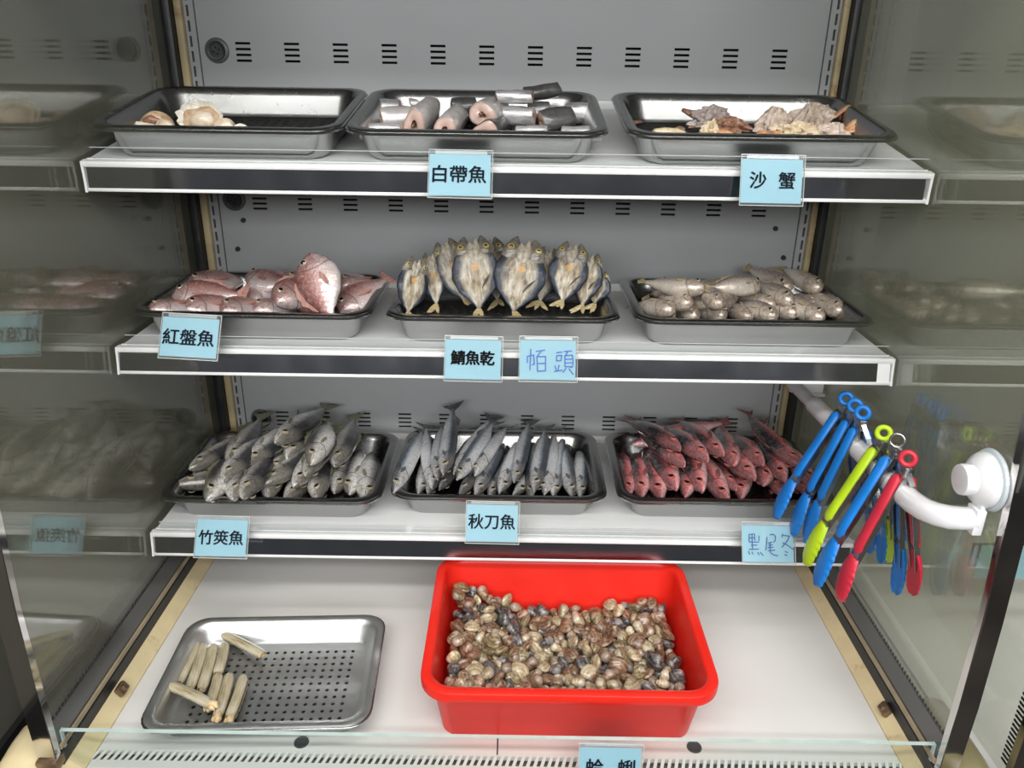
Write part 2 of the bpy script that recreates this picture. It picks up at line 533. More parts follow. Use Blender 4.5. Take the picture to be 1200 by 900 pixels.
tag(obj('trim_1', boxbm(-.58, -.572, .3, 1.42, FLOOR, -.730), MT['black'], smooth=False), kind='structure')

# ------------------------------------------------------------------ the display case
case = tag(empty('refrigerated_display_case', (-.005, .87, FLOOR)), 'open white refrigerated display case with glass sides, fish shelves and white deck', 'display case')
CO = Vector((-.005, .87, FLOOR))
def cpart(name, bm, mat, smooth=True, parent=None, label=None):
    bmesh.ops.translate(bm, vec=-CO, verts=bm.verts[:])
    o = obj(name, bm, mat, parent or case, smooth=smooth)
    if label: o['label'] = label
    return o

def slotted(xs, zs, slots, x0, x1, z0, z1, y, th=.002):
    """upright sheet with rectangular openings; slots = list of (xa, xb, za, zb)"""
    X = sorted({x0, x1} | {v for s in slots for v in s[:2]})
    Z = sorted({z0, z1} | {v for s in slots for v in s[2:]})
    bm = bmesh.new()
    V = {}
    def v(i, k, d):
        if (i, k, d) not in V: V[i, k, d] = bm.verts.new((X[i], y + d * th, Z[k]))
        return V[i, k, d]
    S_ = {}
    for i in range(len(X) - 1):
        for k in range(len(Z) - 1):
            mx, mz = (X[i] + X[i + 1]) / 2, (Z[k] + Z[k + 1]) / 2
            S_[i, k] = not any(a < mx < b and c < mz < d for a, b, c, d in slots)
    for (i, k), solid in S_.items():
        if not solid: continue
        bm.faces.new((v(i, k, 0), v(i + 1, k, 0), v(i + 1, k + 1, 0), v(i, k + 1, 0)))
        for (di, dk, a, b) in ((-1, 0, (i, k + 1), (i, k)), (1, 0, (i + 1, k), (i + 1, k + 1)), (0, -1, (i, k), (i + 1, k)), (0, 1, (i + 1, k + 1), (i, k + 1))):
            if not S_.get((i + di, k + dk), False):
                bm.faces.new((v(*a, 0), v(*a, 1), v(*b, 1), v(*b, 0)))
    return bm

slots = []
for ztop in (.0225, -.1755, -.5205):
    for c in range(12):
        xc = -.3642 + c * (.7208 / 11)
        for r_ in range(4):
            z = ztop - r_ * .0072
            slots.append((xc - .0102, xc + .0102, z - .0031, z))
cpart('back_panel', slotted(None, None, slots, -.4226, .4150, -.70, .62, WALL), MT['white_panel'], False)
cpart('air_duct', boxbm(GL - .01, GR + .01, WALL + .012, WALL + .03, -.70, .62), MT['black'], False)
for sx in (-1, 1):
    a, b = ((-.4366, -.4236) if sx < 0 else (.4160, .4290))
    sl = []
    z = .16
    xs = b - .0050 if sx < 0 else a + .0078
    xs = a + .0032 if sx < 0 else b - .0062
    while z > -.66:
        sl.append((xs, xs + .0030, z - .0135, z))
        z -= .0187
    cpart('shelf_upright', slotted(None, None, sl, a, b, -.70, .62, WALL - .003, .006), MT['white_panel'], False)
    a, b = ((-.4478, -.4370) if sx < 0 else (.4294, .4386))
    cpart('corner_moulding', boxbm(a, b, WALL - .010, WALL + .004, -.70, .62, .003), MT['cream_dirty'])
    a, b = ((GL + .0005, -.4478) if sx < 0 else (.4386, GR - .0005))
    cpart('corner_gasket', boxbm(a, b, WALL - .022, WALL + .004, -.70, .62, .002), MT['rubber'])
# drain sockets beside the vents
for (x, z) in ((-.3995, .0115), (-.4005, -.1860), (-.3990, -.5330)):
    bm = bmesh.new()
    lathe(bm, [(.0001, WALL - .0035), (.0130, WALL - .0035), (.0158, WALL - .0025), (.0165, WALL + .001), (.0001, WALL + .001)], 'Y', 28, Matrix.Translation((x, 0, z)))
    s = cpart('drain_socket', bm, MT['midgrey'])
    bm = bmesh.new()
    lathe(bm, [(.0085, WALL - .0036), (.0085, WALL - .0052), (.0118, WALL - .0056), (.0122, WALL - .0030), (.0085, WALL - .0030)], 'Y', 28, Matrix.Translation((x, 0, z)))
    cpart('ring', bm, MT['rubber'], parent=s)
    bm = bmesh.new()
    for q in range(4):
        lathe(bm, [(.0001, WALL - .0050), (.0013, WALL - .0050), (.0013, WALL - .0034), (.0001, WALL - .0034)], 'Y', 10,
              Matrix.Translation((x + .004 * math.cos(q * PI / 2 + .3), 0, z + .004 * math.sin(q * PI / 2 + .3))))
    cpart('pin_hole', bm, MT['black'], parent=s)
for (x, z) in ((-.3905, -.2155), (-.4035, -.2580), (.3835, -.2165), (.4010, -.2590)):
    bm = bmesh.new()
    lathe(bm, [(.0001, WALL - .0042), (.0030, WALL - .0042), (.0036, WALL - .002), (.0036, WALL + .001), (.0001, WALL + .001)], 'Y', 14, Matrix.Translation((x, 0, z)))
    cpart('plug', bm, MT['rubber'])
# deck with two drain covers, seam, front air grille
cpart('deck_panel', boxbm(-.4420, .4340, .640, WALL + .01, -.706, -.70), MT['deck'], False)
cpart('seam', boxbm(-.0062, -.0046, .6405, .668, -.7005, -.6997), MT['darkgrey'], False)
for x, y in ((-.223, .653), (.213, .655)):
    bm = bmesh.new()
    lathe(bm, [(.0001, .0004), (.0066, .0006), (.0070, .0012), (.0080, .0012), (.0086, -.001), (.0001, -.001)], 'Z', 24, Matrix.Translation((x, y, -.70)))
    cpart('drain_cover', bm, MT['darkgrey'])
def grille():
    bm = bmesh.new()
    # flat strip with slanted slots, built bar by bar
    x = -.4425
    top, bot = .6385, .6255
    box(bm, -.4420, .4340, .6385, .6400, -.706, -.6995)
    box(bm, -.4420, .4340, .5960, .6255, -.706, -.6995)
    while x < .4335:
        xa, xb = x, min(x + .0036, .434)
        vs = [bm.verts.new(p) for p in ((xa - .003, bot, -.7003), (xb - .003, bot, -.7003), (xb + .001, top, -.7003), (xa + .001, top, -.7003),
                                        (xa - .003, bot, -.6995), (xb - .003, bot, -.6995), (xb + .001, top, -.6995), (xa + .001, top, -.6995))]
        for q in ((3, 2, 1, 0), (4, 5, 6, 7), (0, 1, 5, 4), (1, 2, 6, 5), (2, 3, 7, 6), (3, 0, 4, 7)):
            bm.faces.new([vs[i] for i in q])
        x += .0076
    return bm
cpart('air_grille', grille(), MT['deck'], False)
cpart('grille_duct', boxbm(-.4420, .4340, .5960, .6400, -.730, -.7075), MT['black'], False)
for sx in (-1, 1):
    g = GL if sx < 0 else GR
    e = -.4425 if sx < 0 else .4345
    bm = bmesh.new()
    loft(bm, [[Vector((e, y, -.702)), Vector((e, y, -.699)), Vector((g - sx * .0010, y, -.683)), Vector((g - sx * .001, y, -.702))] for y in (.600, WALL - .02)])
    cpart('deck_skirting', bm, MT['cream'], False)
    cpart('glass_channel', boxbm(min(g - sx * .0022, g + sx * .016), max(g - sx * .0022, g + sx * .016), .604, WALL - .01, -.70, -.668, .001), MT['rubber'], False)
    cpart('frit_band', boxbm(min(g - sx * .0006, g), max(g - sx * .0006, g), .606, WALL - .012, -.668, -.6270), MT['frit'], False)
    bm = bmesh.new()
    yy = .608
    while yy < WALL - .02:
        box(bm, min(g - sx * .0006, g), max(g - sx * .0006, g), yy, yy + .0030, -.6272, -.6230)
        yy += .0060
    cpart('frit_teeth', bm, MT['rubber'], False)
    cpart('channel_seal', boxbm(min(g - sx * .0030, g), max(g - sx * .0030, g), .606, WALL - .012, -.6650, -.6590, .0006), MT['tan'], False)
    for k, d in enumerate((0, .0105)):
        xa, xb = sorted((g + sx * d, g + sx * (d + .003)))
        cpart('side_glass', boxbm(xa, xb, .606, WALL + .004, -.6665, .62), MT['glass'], False, label='inner side pane' if k == 0 else 'outer side pane')
    # polished post on the front edge of the side glass
    xa, xb = sorted((g - sx * .0015, g + sx * .0185))
    pts = [(.5965, -.672), (.5955, -.58), (.5965, -.48), (.6035, -.37), (.6130, -.27), (.626, -.16), (.645, 0), (.67, .2)]
    bm = bmesh.new()
    loft(bm, [[Vector((xa, y, z)), Vector((xb, y, z)), Vector((xb, y + .0095, z)), Vector((xa, y + .0095, z))] for y, z in pts])
    es = [e_ for e_ in bm.edges if abs(e_.verts[0].co.z - e_.verts[1].co.z) > .02]
    bmesh.ops.bevel(bm, geom=es, offset=.0012, segments=2, affect='EDGES')
    cpart('corner_post', bm, MT['post'])
    cpart('post_foot', boxbm(xa - .001, xb + .001, .592, .609, -.682, -.669, .002), MT['clip'])
    # rounded end moulding outside
    bm = bmesh.new()
    xo = g + sx * .038
    tube(bm, [(xo, .560, -.700), (xo, .585, -.692), (xo, .62, -.690), (xo, .640, -.690), (xo, .700 if sx > 0 else .645, -.690)], [.016, .024, .026, .026, .024], 18, power=2.6)
    cpart('end_moulding', bm, MT['cream'] if sx < 0 else MT['olive'])  # right end takes the shaded tone of the same cream
    cpart('end_panel', boxbm(*sorted((g + sx * .014, g + sx * .060)), .57, 1.18, FLOOR + .06, -.7015), MT['rubber'] if sx < 0 else MT['deck'], False)
    bm = bmesh.new()
    px, py = (-.4490, .714) if sx < 0 else (.4420, .701)
    Mx = Matrix.Translation((px, py, -.686)) @ Matrix.Rotation(sx * -.95, 4, 'Y')
    box(bm, -.006, .006, -.008, .008, -.003, .004, .0018, Mx)
    lathe(bm, [(.0001, .0075), (.003, .0072), (.0042, .005), (.0042, .003), (.0001, .003)], 'Z', 12, Mx)
    cpart('glass_clip', bm, MT['clip'])
# low front glass
cpart('front_glass', boxbm(GL + .0005, GR - .0005, .6120, .6160, -.7000, -.6460), MT['fglass'], False)
cpart('glass_rim', boxbm(GL + .0005, GR - .0005, .6120, .6160, -.6460, -.6452), MT['gedge'], False)
for x in (GL + .0005, GR - .0020):
    cpart('glass_edge', boxbm(x, x + .0015, .6118, .6162, -.7000, -.6450), MT['gedge'], False)
cpart('base_cabinet', boxbm(-.475, .465, .575, 1.18, FLOOR + .02, -.7320, .004), MT['lip_white'], False)
cpart('canopy', boxbm(-.49, .48, .60, 1.20, .215, .27, .004), MT['lip_white'], False)  # unseen case roof, brought forward to shade the upper back panel

# ------------------------------------------------------------------ the neighbouring case to the right
nb = tag(empty('neighbouring_display_case', (.98, .87, FLOOR)), 'next white display case seen through the right glass side', 'display case')
CO2 = Vector((.98, .87, FLOOR))
def npart(name, bm, mat, smooth=False):
    bmesh.ops.translate(bm, vec=-CO2, verts=bm.verts[:])
    return obj(name, bm, mat, nb, smooth=smooth)
npart('deck_panel', boxbm(.512, 1.40, .62, 1.19, -.706, -.70), MT['deck'])
npart('back_panel', boxbm(.470, 1.40, 1.19, 1.21, -.70, .62), MT['wall'])
npart('base_cabinet', boxbm(.530, 1.42, .575, 1.18, FLOOR + .02, -.707), MT['lip_white'])
npart('side_glass', boxbm(.530, .533, .606, 1.14, -.69, .20), MT['glass'])
pts = [(.5965, -.690), (.5955, -.58), (.5965, -.48), (.6035, -.37), (.6130, -.27), (.626, -.16), (.645, 0), (.67, .2)]
bm = bmesh.new()
loft(bm, [[Vector((.522, y, z)), Vector((.540, y, z)), Vector((.540, y + .0095, z)), Vector((.522, y + .0095, z))] for y, z in pts])
npart('corner_post', bm, MT['post'])
bm = bmesh.new()
for i in range(52):          # ribbed seal along the pane edge
    t = i / 51
    z = -.675 + t * .30
    y = .614 + .010 * smooth01(z, -.5, -.3)
    box(bm, .5290, .5298, y, y + .010, z, z + .0026)
npart('ribbed_seal', bm, MT['rubber'])
npart('price_rail', boxbm(.60, 1.38, .855, .86, -.595, -.562), MT['chrome'])

# ------------------------------------------------------------------ shelves
TILT = .1682
def plane_top(x, y, h=0.0):
    """a point over the tilted top shelf: y along it measured from its front edge"""
    c, s = math.cos(TILT), math.sin(TILT)
    return Vector((x, .8545 + y * c - h * s, -.1015 + y * s + h * c))

def slab(x0, x1):
    bm = bmesh.new()
    pr = [(-.0003, -.0050), (-.0056, -.0272), (-.0024, -.0272), (.0030, -.0050)]
    loft(bm, [[Vector((x, a, b)) for a, b in pr] for x in (x0, x1)])
    return bm
def make_shelf(z, tilt, label, cut=.0, ext=0.0):
    root = tag(empty('display_shelf', (-.0044, .8545, z), (tilt, 0, 0)), label, 'shelf', 'display shelves')
    bm = bmesh.new()
    box(bm, -.4490, .4490, .0045, .284, -.012, 0, .0008)
    box(bm, -.43, .43, .2770, .2835, -.002, .0105, .0012)
    box(bm, -.449, .449, .0085, .0105, -.001, .0012)
    obj('shelf_board', bm, MT['shelf_white'], root)
    obj('lip', boxbm(-.4500, .4500, -.0015, .0080, -.0058, 0.0004, .0012), MT['lip_white'], root)
    obj('price_rail', slab(-.4470 - ext, .4450 - cut), MT['chrome'], root, smooth=False)
    if cut:
        obj('rail_end', slab(.4450 - cut, .4475), MT['lip_white'], root, smooth=False)
    obj('lower_profile', boxbm(-.4485, .4490, -.0064, .0060, -.0306, -.0268, .0008), MT['lip_white'], root)
    for s in (-1, 1):
        bm = bmesh.new()
        pr = [(-.0022, .0006), (.0075, .0006), (.0075, -.0312), (-.0072, -.0312), (-.0050, -.021), (-.0035, -.011)]
        loft(bm, [[Vector((x, a, b)) for a, b in pr] for x in (s * .4488, s * .4515)])
        obj('end_cap', bm, MT['lip_white'], root)
        bm = bmesh.new()
        box(bm, s * .424 - .006, s * .424 + .006, .262, .2835, .0, .012, .002)
        obj('bracket_hook', bm, MT['shelf_white'], root)
    obj('clear_riser', boxbm(-.4400, .4435, .0030, .0040, .0002, .0140), MT['riser'], root, smooth=False)
    obj('riser_rim', boxbm(-.4400, .4435, .0029, .0041, .0140, .0146), MT['acedge'], root, smooth=False)
    return root
make_shelf(-.1015, TILT, 'topmost white shelf, tilted forward, with a chrome price rail')
make_shelf(-.3104, 0, 'middle white shelf holding the split mackerel tray, with chrome price rail', .012, .0035)
make_shelf(-.5621, 0, 'lowest white shelf just above the deck, with dark chrome price rail')

# ------------------------------------------------------------------ trays
TW, TD, TH = .285, .205, .035
def pan_mesh():
    bm = bmesh.new()
    L_ = [(0, .0, .0330), (0, .0, .0348), (.0012, .0, .0358), (.0095, 0, .0358), (.0115, 0, .0345), (.0150, 0, .030), (.0215, 0, .008), (.0245, 0, .0035), (.0300, 0, .0016)]
    rr = .030
    rings = []
    for ins, _, z in L_:
        rings.append(rrect(TW - 2 * ins, TD - 2 * ins, rr - ins * .35, z))
    out = [(.030, .0), (.0235, .0012), (.0200, .006), (.0138, .029), (.0105, .0328), (.0006, .0328)]
    o2 = [rrect(TW - 2 * i, TD - 2 * i, rr - i * .35, z) for i, z in out]
    loft(bm, o2 + rings, True, True)
    return mesh_of(bm, 'pan', MT['steel'])
def liner_mesh():
    bm = bmesh.new()
    L_ = [(.0020, .0350), (.0020, .0372), (.0032, .0378), (.0108, .0378), (.0128, .0362), (.0165, .030), (.0225, .0105), (.0250, .0068), (.0290, .0060)]
    rings = [rrect(TW - 2 * i, TD - 2 * i, .030 - i * .35, z) for i, z in L_]
    vr = loft(bm, rings, False, False)
    # perforated floor
    nx, ny = 17, 11
    fw, fd = TW - .058 - .022, TD - .058 - .016
    cw, cd = fw / nx, fd / ny
    grid = {}
    def gv(i, j):
        if (i, j) not in grid:
            grid[i, j] = bm.verts.new((-fw / 2 + i * cw, -fd / 2 + j * cd, .0060))
        return grid[i, j]
    hr = .0027
    for i in range(nx):
        for j in range(ny):
            cx, cy = -fw / 2 + (i + .5) * cw, -fd / 2 + (j + .5) * cd
            q = [gv(i, j), gv(i + 1, j), gv(i + 1, j + 1), gv(i, j + 1)]
            hole = [bm.verts.new((cx + hr * math.cos(R(225 + 45 * k)), cy + hr * math.sin(R(225 + 45 * k)), .0060)) for k in range(8)]
            low = [bm.verts.new((v.co.x, v.co.y, .0044)) for v in hole]
            for k in range(4):
                bm.faces.new((q[k], q[(k + 1) % 4], hole[(2 * k + 2) % 8], hole[2 * k + 1]))
                bm.faces.new((q[k], hole[2 * k + 1], hole[2 * k]))
            for k in range(8):
                bm.faces.new((hole[k], hole[(k + 1) % 8], low[(k + 1) % 8], low[k]))
    # border between wall ring and grid
    bd = [gv(i, 0) for i in range(nx + 1)] + [gv(nx, j) for j in range(1, ny + 1)] + [gv(i, ny) for i in range(nx - 1, -1, -1)] + [gv(0, j) for j in range(ny - 1, 0, -1)]
    ge = [e for e in bm.edges if len(e.link_faces) == 1 and all(v in set(bd) for v in e.verts)]
    last = set(vr[-1])
    re = [e for e in bm.edges if len(e.link_faces) == 1 and all(v in last for v in e.verts)]
    bmesh.ops.bridge_loops(bm, edges=ge + re)
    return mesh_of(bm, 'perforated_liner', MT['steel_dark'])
PAN, LIN = pan_mesh(), liner_mesh()
def tray(label, loc, rot=(0, 0, 0), sc=(1, 1, 1), group='steel trays on the shelves', bright=False):
    r = tag(empty('steel_tray', loc, rot), label, 'tray', group)
    r.scale = sc
    link('pan', PAN, r)
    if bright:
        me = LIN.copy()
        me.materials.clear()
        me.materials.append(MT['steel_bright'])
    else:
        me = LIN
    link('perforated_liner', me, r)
    return r
for x, hw, lab in ((-.3105, .1330, 'steel tray at left of the top shelf, holding a few pale scallops'), (-.0365, .1395, 'steel tray in centre of top shelf, full of silver fish chunks'), (.2640, .1435, 'steel tray at right of the top shelf, holding pale crab pieces')):
    p = plane_top(x, .0985)
    tray(lab, p, (TILT, 0, 0), (hw * 2 / TW, 1.03, 1))
for x, hw, y, lab in ((-.3050, .1420, .9690, 'steel tray at left of the middle shelf, holding pink sea bream'), (-.0075, .1395, .9690, 'steel tray in centre of middle shelf under the split dried mackerel'), (.2905, .1425, .9690, 'steel tray at right of middle shelf, holding greyish croakers')):
    tray(lab, (x, y, -.3104), (0, 0, 0), (hw * 2 / TW, .985, 1))
for x, hw, y, lab in ((-.3100, .1455, .9790, 'steel tray at left of the lowest shelf, holding silver horse mackerel'), (-.0115, .1445, .9930, 'steel tray in centre of the lowest shelf, holding long thin saury'), (.2905, .1450, .9930, 'steel tray at right of the lowest shelf, holding red and black fish')):
    tray(lab, (x, y, -.5621), (0, 0, 0), (hw * 2 / TW, 1.035, 1))
DT = Matrix.Translation((-.2755, .7345, -.7)) @ Matrix.Rotation(R(3.0), 4, 'Z')
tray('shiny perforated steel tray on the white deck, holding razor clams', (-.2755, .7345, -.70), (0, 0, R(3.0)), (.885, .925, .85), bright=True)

# ------------------------------------------------------------------ basin
def basin_mesh():
    bm = bmesh.new()
    pr = [(.276, .186, .020, .0), (.282, .191, .022, .002), (.300, .222, .026, .074), (.304, .228, .028, .0775), (.319, .248, .034, .0770), (.322, .251, .035, .0785),
          (.323, .252, .036, .0865), (.3215, .2505, .035, .0895), (.318, .247, .034, .0905), (.303, .2305, .027, .0905), (.2995, .227, .026, .0890), (.2975, .2245, .025, .085),
          (.2790, .1900, .022, .0065), (.270, .181, .020, .0035)]
    loft(bm, [rrect(w, d, r, z, 8) for w, d, r, z in pr], True, True)
    return mesh_of(bm, 'basin_shell', MT['basin'])
bs = tag(empty('plastic_basin', (.0715, .7600, -.70)), 'red plastic basin on the white deck, filled with small clams', 'basin')
link('basin_shell', basin_mesh(), bs)

# ------------------------------------------------------------------ price cards
def text_mesh(s, size, bold, sp=1.0, mat=None):
    cu = bpy.data.curves.new('t', 'FONT')
    cu.body = s
    cu.size = size
    cu.extrude = .00012
    cu.space_character = sp
    cu.align_x = 'CENTER'
    cu.align_y = 'CENTER'
    o = bpy.data.objects.new('t', cu)
    COL.objects.link(o)
    dg = bpy.context.evaluated_depsgraph_get()
    me = bpy.data.meshes.new_from_object(o.evaluated_get(dg))
    bpy.data.objects.remove(o)
    xs = [v.co.x for v in me.vertices]; ys = [v.co.y for v in me.vertices]
    if xs:
        cx, cy = (min(xs) + max(xs)) / 2, (min(ys) + max(ys)) / 2
        for v in me.vertices:
            v.co = (v.co.x - cx, v.co.z, v.co.y - cy)
            v.co.y = -v.co.y
    if bold:          # heavier strokes: the outline repeated with a small shift
        bm = bmesh.new()
        for k, (dx, dz) in enumerate(((-1, 0), (1, 0), (0, -.8), (0, .8))):
            v0 = len(bm.verts)
            bm.from_mesh(me)
            bm.verts.ensure_lookup_table()
            bmesh.ops.translate(bm, vec=(dx * bold, -.00002 * k, dz * bold), verts=bm.verts[v0:])
        bm.to_mesh(me)
        bm.free()
    me.materials.clear()
    me.materials.append(mat)
    return me
def strokes_mesh(lines, rect, w, h, rad, mat):
    x0, x1, y0, y1 = rect
    bm = bmesh.new()
    def P(p): return Vector(((p[0] - x0) / (x1 - x0) * w - w / 2, 0, h / 2 - (p[1] - y0) / (y1 - y0) * h))
    for ln in lines:
        q = [P(p) for p in ln]
        for i, p in enumerate(q):
            n = 8
            lo = [bm.verts.new(p + Vector((rad * math.cos(2 * PI * j / n), -.0002, rad * math.sin(2 * PI * j / n)))) for j in range(n)]
            bm.faces.new(lo)
            if i:
                a, b = q[i - 1], p
                d = (b - a)
                if d.length < 1e-6: continue
                nrm = Vector((-d.z, 0, d.x)).normalized() * rad
                f = [bm.verts.new(v + Vector((0, -.00022, 0))) for v in (a + nrm, a - nrm, b - nrm, b + nrm)]
                bm.faces.new(f)
    return mesh_of(bm, 'lettering', mat, False, False)
BO = [[(715, 260), (715, 215), (765, 205), (770, 270), (755, 275)], [(740, 165), (737, 310)], [(785, 178), (850, 168)], [(822, 176), (792, 215)],
      [(860, 315), (797, 320), (790, 216), (858, 214), (860, 315)], [(795, 265), (857, 262)]]
TOU = [[(945, 185), (985, 180)], [(945, 243), (945, 207), (985, 203), (980, 241), (945, 243)], [(932, 280), (945, 312)], [(966, 275), (955, 315)], [(930, 320), (990, 310)],
       [(1003, 176), (1062, 170)], [(1032, 176), (1015, 205)], [(1010, 205), (1012, 285)], [(1010, 206), (1068, 200), (1076, 250), (1070, 286), (1056, 288)], [(1012, 232), (1068, 228)], [(1012, 258), (1070, 255)],
       [(1012, 284), (1060, 283)], [(1020, 295), (998, 325)], [(1045, 300), (1078, 338)]]
HEI = [[(270, 272), (268, 372)], [(270, 272), (350, 265), (353, 355)], [(272, 320), (348, 315)], [(312, 270), (314, 470)], [(415, 290), (410, 360)], [(278, 376), (405, 375)], [(300, 420), (380, 415)], [(268, 475), (402, 470)],
       [(255, 505), (270, 540)], [(305, 510), (322, 540)], [(390, 515), (408, 545)], [(430, 515), (468, 555)]]
WEI = [[(532, 308), (510, 480)], [(578, 272), (622, 262), (655, 290), (650, 350), (628, 370)], [(545, 385), (602, 372)], [(540, 448), (618, 440)], [(545, 490), (640, 480)], [(575, 380), (570, 440), (578, 515), (620, 545), (682, 555)], [(552, 415), (606, 408)]]
DONG = [[(760, 262), (750, 300)], [(755, 275), (862, 285), (832, 345), (745, 440)], [(762, 380), (830, 410), (910, 465)], [(790, 495), (826, 510)], [(785, 538), (815, 550)]]

CW, CHT = .0665, .0525
def card(x, zt, lean, roll, lettering, label, y=.8500, w=CW):
    r = tag(empty('price_card', (x, y, zt), (R(-lean), R(roll), 0)), label, 'price card', 'blue price cards')
    c = Vector((0, 0, -CHT / 2))
    bm = bmesh.new()
    box(bm, -w / 2, w / 2, -.0018, .0, -CHT, 0)
    obj('sleeve', bm, MT['acrylic'], r, smooth=False)
    bm = bmesh.new()
    for a in ((-w / 2, w / 2, -.0019, .0001, -.0006, 0), (-w / 2, w / 2, -.0019, .0001, -CHT, -CHT + .0006), (-w / 2 - .0002, -w / 2 + .0002, -.0019, .0001, -CHT, 0), (w / 2 - .0002, w / 2 + .0002, -.0019, .0001, -CHT, 0)):
        box(bm, *a)
    obj('sleeve_edge', bm, MT['acedge'], r, smooth=False)
    obj('paper', boxbm(-w / 2 + .0008, w / 2 - .0022, -.0011, -.0007, -CHT + .0030, -.0048), MT['paper'], r, smooth=False)
    bm = bmesh.new()
    ln = .0035 / max(.2, math.cos(R(lean)))
    box(bm, -w / 2 + .006, w / 2 - .006, .0, .0016, -.004, -.0005, .0003)
    obj('hook', bm, MT['acedge'], r, smooth=False)
    for me, (ox, oz) in lettering:
        link('lettering', me, r, (ox, -.0021, -CHT / 2 + oz))
    return r
def printed(s, size=.0185, bold=.00035, mat='ink', sp=1.0):
    return text_mesh(s, size, bold, sp, MT[mat])
em = .0196
card(-.0518, -.0840, 29, .4, [(printed('白帶魚', em), (-.001, -.0003))], 'blue price card with printed fish name under the silver chunk tray', .8475)
card(.2730, -.0840, 16, .3, [(printed('沙', em * .93), (-.0150, 0)), (printed('蟹', em * .93), (.0150, 0))], 'blue price card with two characters under the crab tray', .8475)
card(-.3580, -.2670, 29, 2.6, [(printed('紅盤魚', em * 1.0), (-.0015, -.001))], 'crooked blue price card under the pink sea bream tray', .8490)
card(-.0395, -.2880, 24, .6, [(printed('鯖魚乾', em * .88, .0006, 'marker', .92), (-.001, .001))], 'blue card with thick black handwriting below the split mackerel', .8490)
R1 = (650, 1110, 68, 398)
card(.0455, -.2872, 24, .2, [(strokes_mesh(BO, R1, CW, CHT, .00068, MT['blueink']), (0, .0)), (strokes_mesh(TOU, R1, CW, CHT, .00068, MT['blueink']), (0, .0))], 'blue card with two blue handwritten characters on middle shelf', .8490)
card(-.3560, -.5320, 32, .6, [(printed('竹筴魚', em * .97), (-.001, -.0005))], 'blue price card with printed name under the horse mackerel tray', .8490)
card(-.0170, -.5045, 31.5, .6, [(printed('秋刀魚', em), (-.001, .001))], 'blue price card with printed name under the saury tray', .8490)
R2 = (165, 945, 95, 680)
card(.3280, -.5285, 31, .2, [(strokes_mesh(q, R2, CW, CHT, .00062, MT['bluepen']), (0, 0)) for q in (HEI, WEI, DONG)], 'blue card with dark blue handwriting under the red fish tray', .8490)
card(.1130, -.6480, 12, .6, [(printed('蛤', em), (-.0165, -.0005)), (printed('蜊', em), (.0165, -.0005))], 'blue price card on the low front glass before the red basin', .6105)
# card glimpsed in the next case
cn = tag(empty('price_card', (.640, .853, -.560)), 'blue price card in the next case at far right', 'price card')
obj('paper', boxbm(-.033, .033, -.001, 0, -.05, 0), MT['paper'], cn, smooth=False)
link('lettering', text_mesh('梅', .02, .0003, 1, MT['ink']), cn, (-.005, -.0014, -.025))
# ------------------------------------------------------------------ towel rail with suction cup
rail = tag(empty('towel_rail', (GR, .642, -.353)), 'white plastic rail on suction cup inside the right glass, hung with tongs', 'rail')
RO = Vector((GR, .642, -.353))
def rpart(name, bm, mat, smooth=True, parent=None):
    bmesh.ops.translate(bm, vec=-RO, verts=bm.verts[:])
    return obj(name, bm, mat, parent or rail, smooth=smooth)
bm = bmesh.new()
path = [(.4050, .955, -.4130), (.4050, .80, -.4053), (.4050, .705, -.4005), (.4055, .680, -.3985), (.4080, .662, -.3960), (.4130, .649, -.3930), (.4200, .640, -.3905), (.4290, .635, -.3880), (.4395, .632, -.3858)]
tube(bm, path, [.0108] * 7 + [.0104, .0098], 18, power=2.5)
rpart('bar', bm, MT['whiteplastic'])
bm = bmesh.new()
tube(bm, [(.4050, 1.040, -.4172), (.4050, .953, -.4129)], .0084, 18, power=2.6)
rpart('inner_bar', bm, MT['whiteplastic'])
bm = bmesh.new()
box(bm, .4000, .4465, 1.030, 1.044, -.428, -.408, .002)
box(bm, .430, .4485, 1.026, 1.048, -.432, -.428, .001)
rpart('wall_bracket', bm, MT['whiteplastic'])
bm = bmesh.new()
box(bm, .4360, .4410, .6245, .6400, -.3990, -.3550, .0015)
box(bm, .4335, .4425, .6235, .6410, -.4000, -.3740, .0012)
box(bm, .4400, .4470, .6300, .6350, -.3985, -.3955, .0008)
rpart('arm_plate', bm, MT['whiteplastic'])
MC_ = Matrix.Translation((GR, .6405, -.3500))
bm = bmesh.new()
lathe(bm, [(.0001, -.0005), (.0290, -.0005), (.0298, -.0020), (.0285, -.0042), (.0240, -.0055), (.0001, -.0055)], 'X', 36, MC_)
rpart('suction_pad', bm, MT['cupclear'])
bm = bmesh.new()
lathe(bm, [(.0001, -.0056), (.0262, -.0056), (.0265, -.0085), (.0245, -.0120), (.0180, -.0180), (.0150, -.0190), (.0001, -.0190)], 'X', 36, MC_)
rpart('cup_housing', bm, MT['whiteplastic'])
bm = bmesh.new()
lathe(bm, [(.0001, -.0188), (.0145, -.0188), (.0148, -.0270), (.0140, -.0295), (.0110, -.0302), (.0001, -.0298)], 'X', 32, MC_)
rpart('lock_knob', bm, MT['whiteplastic'])

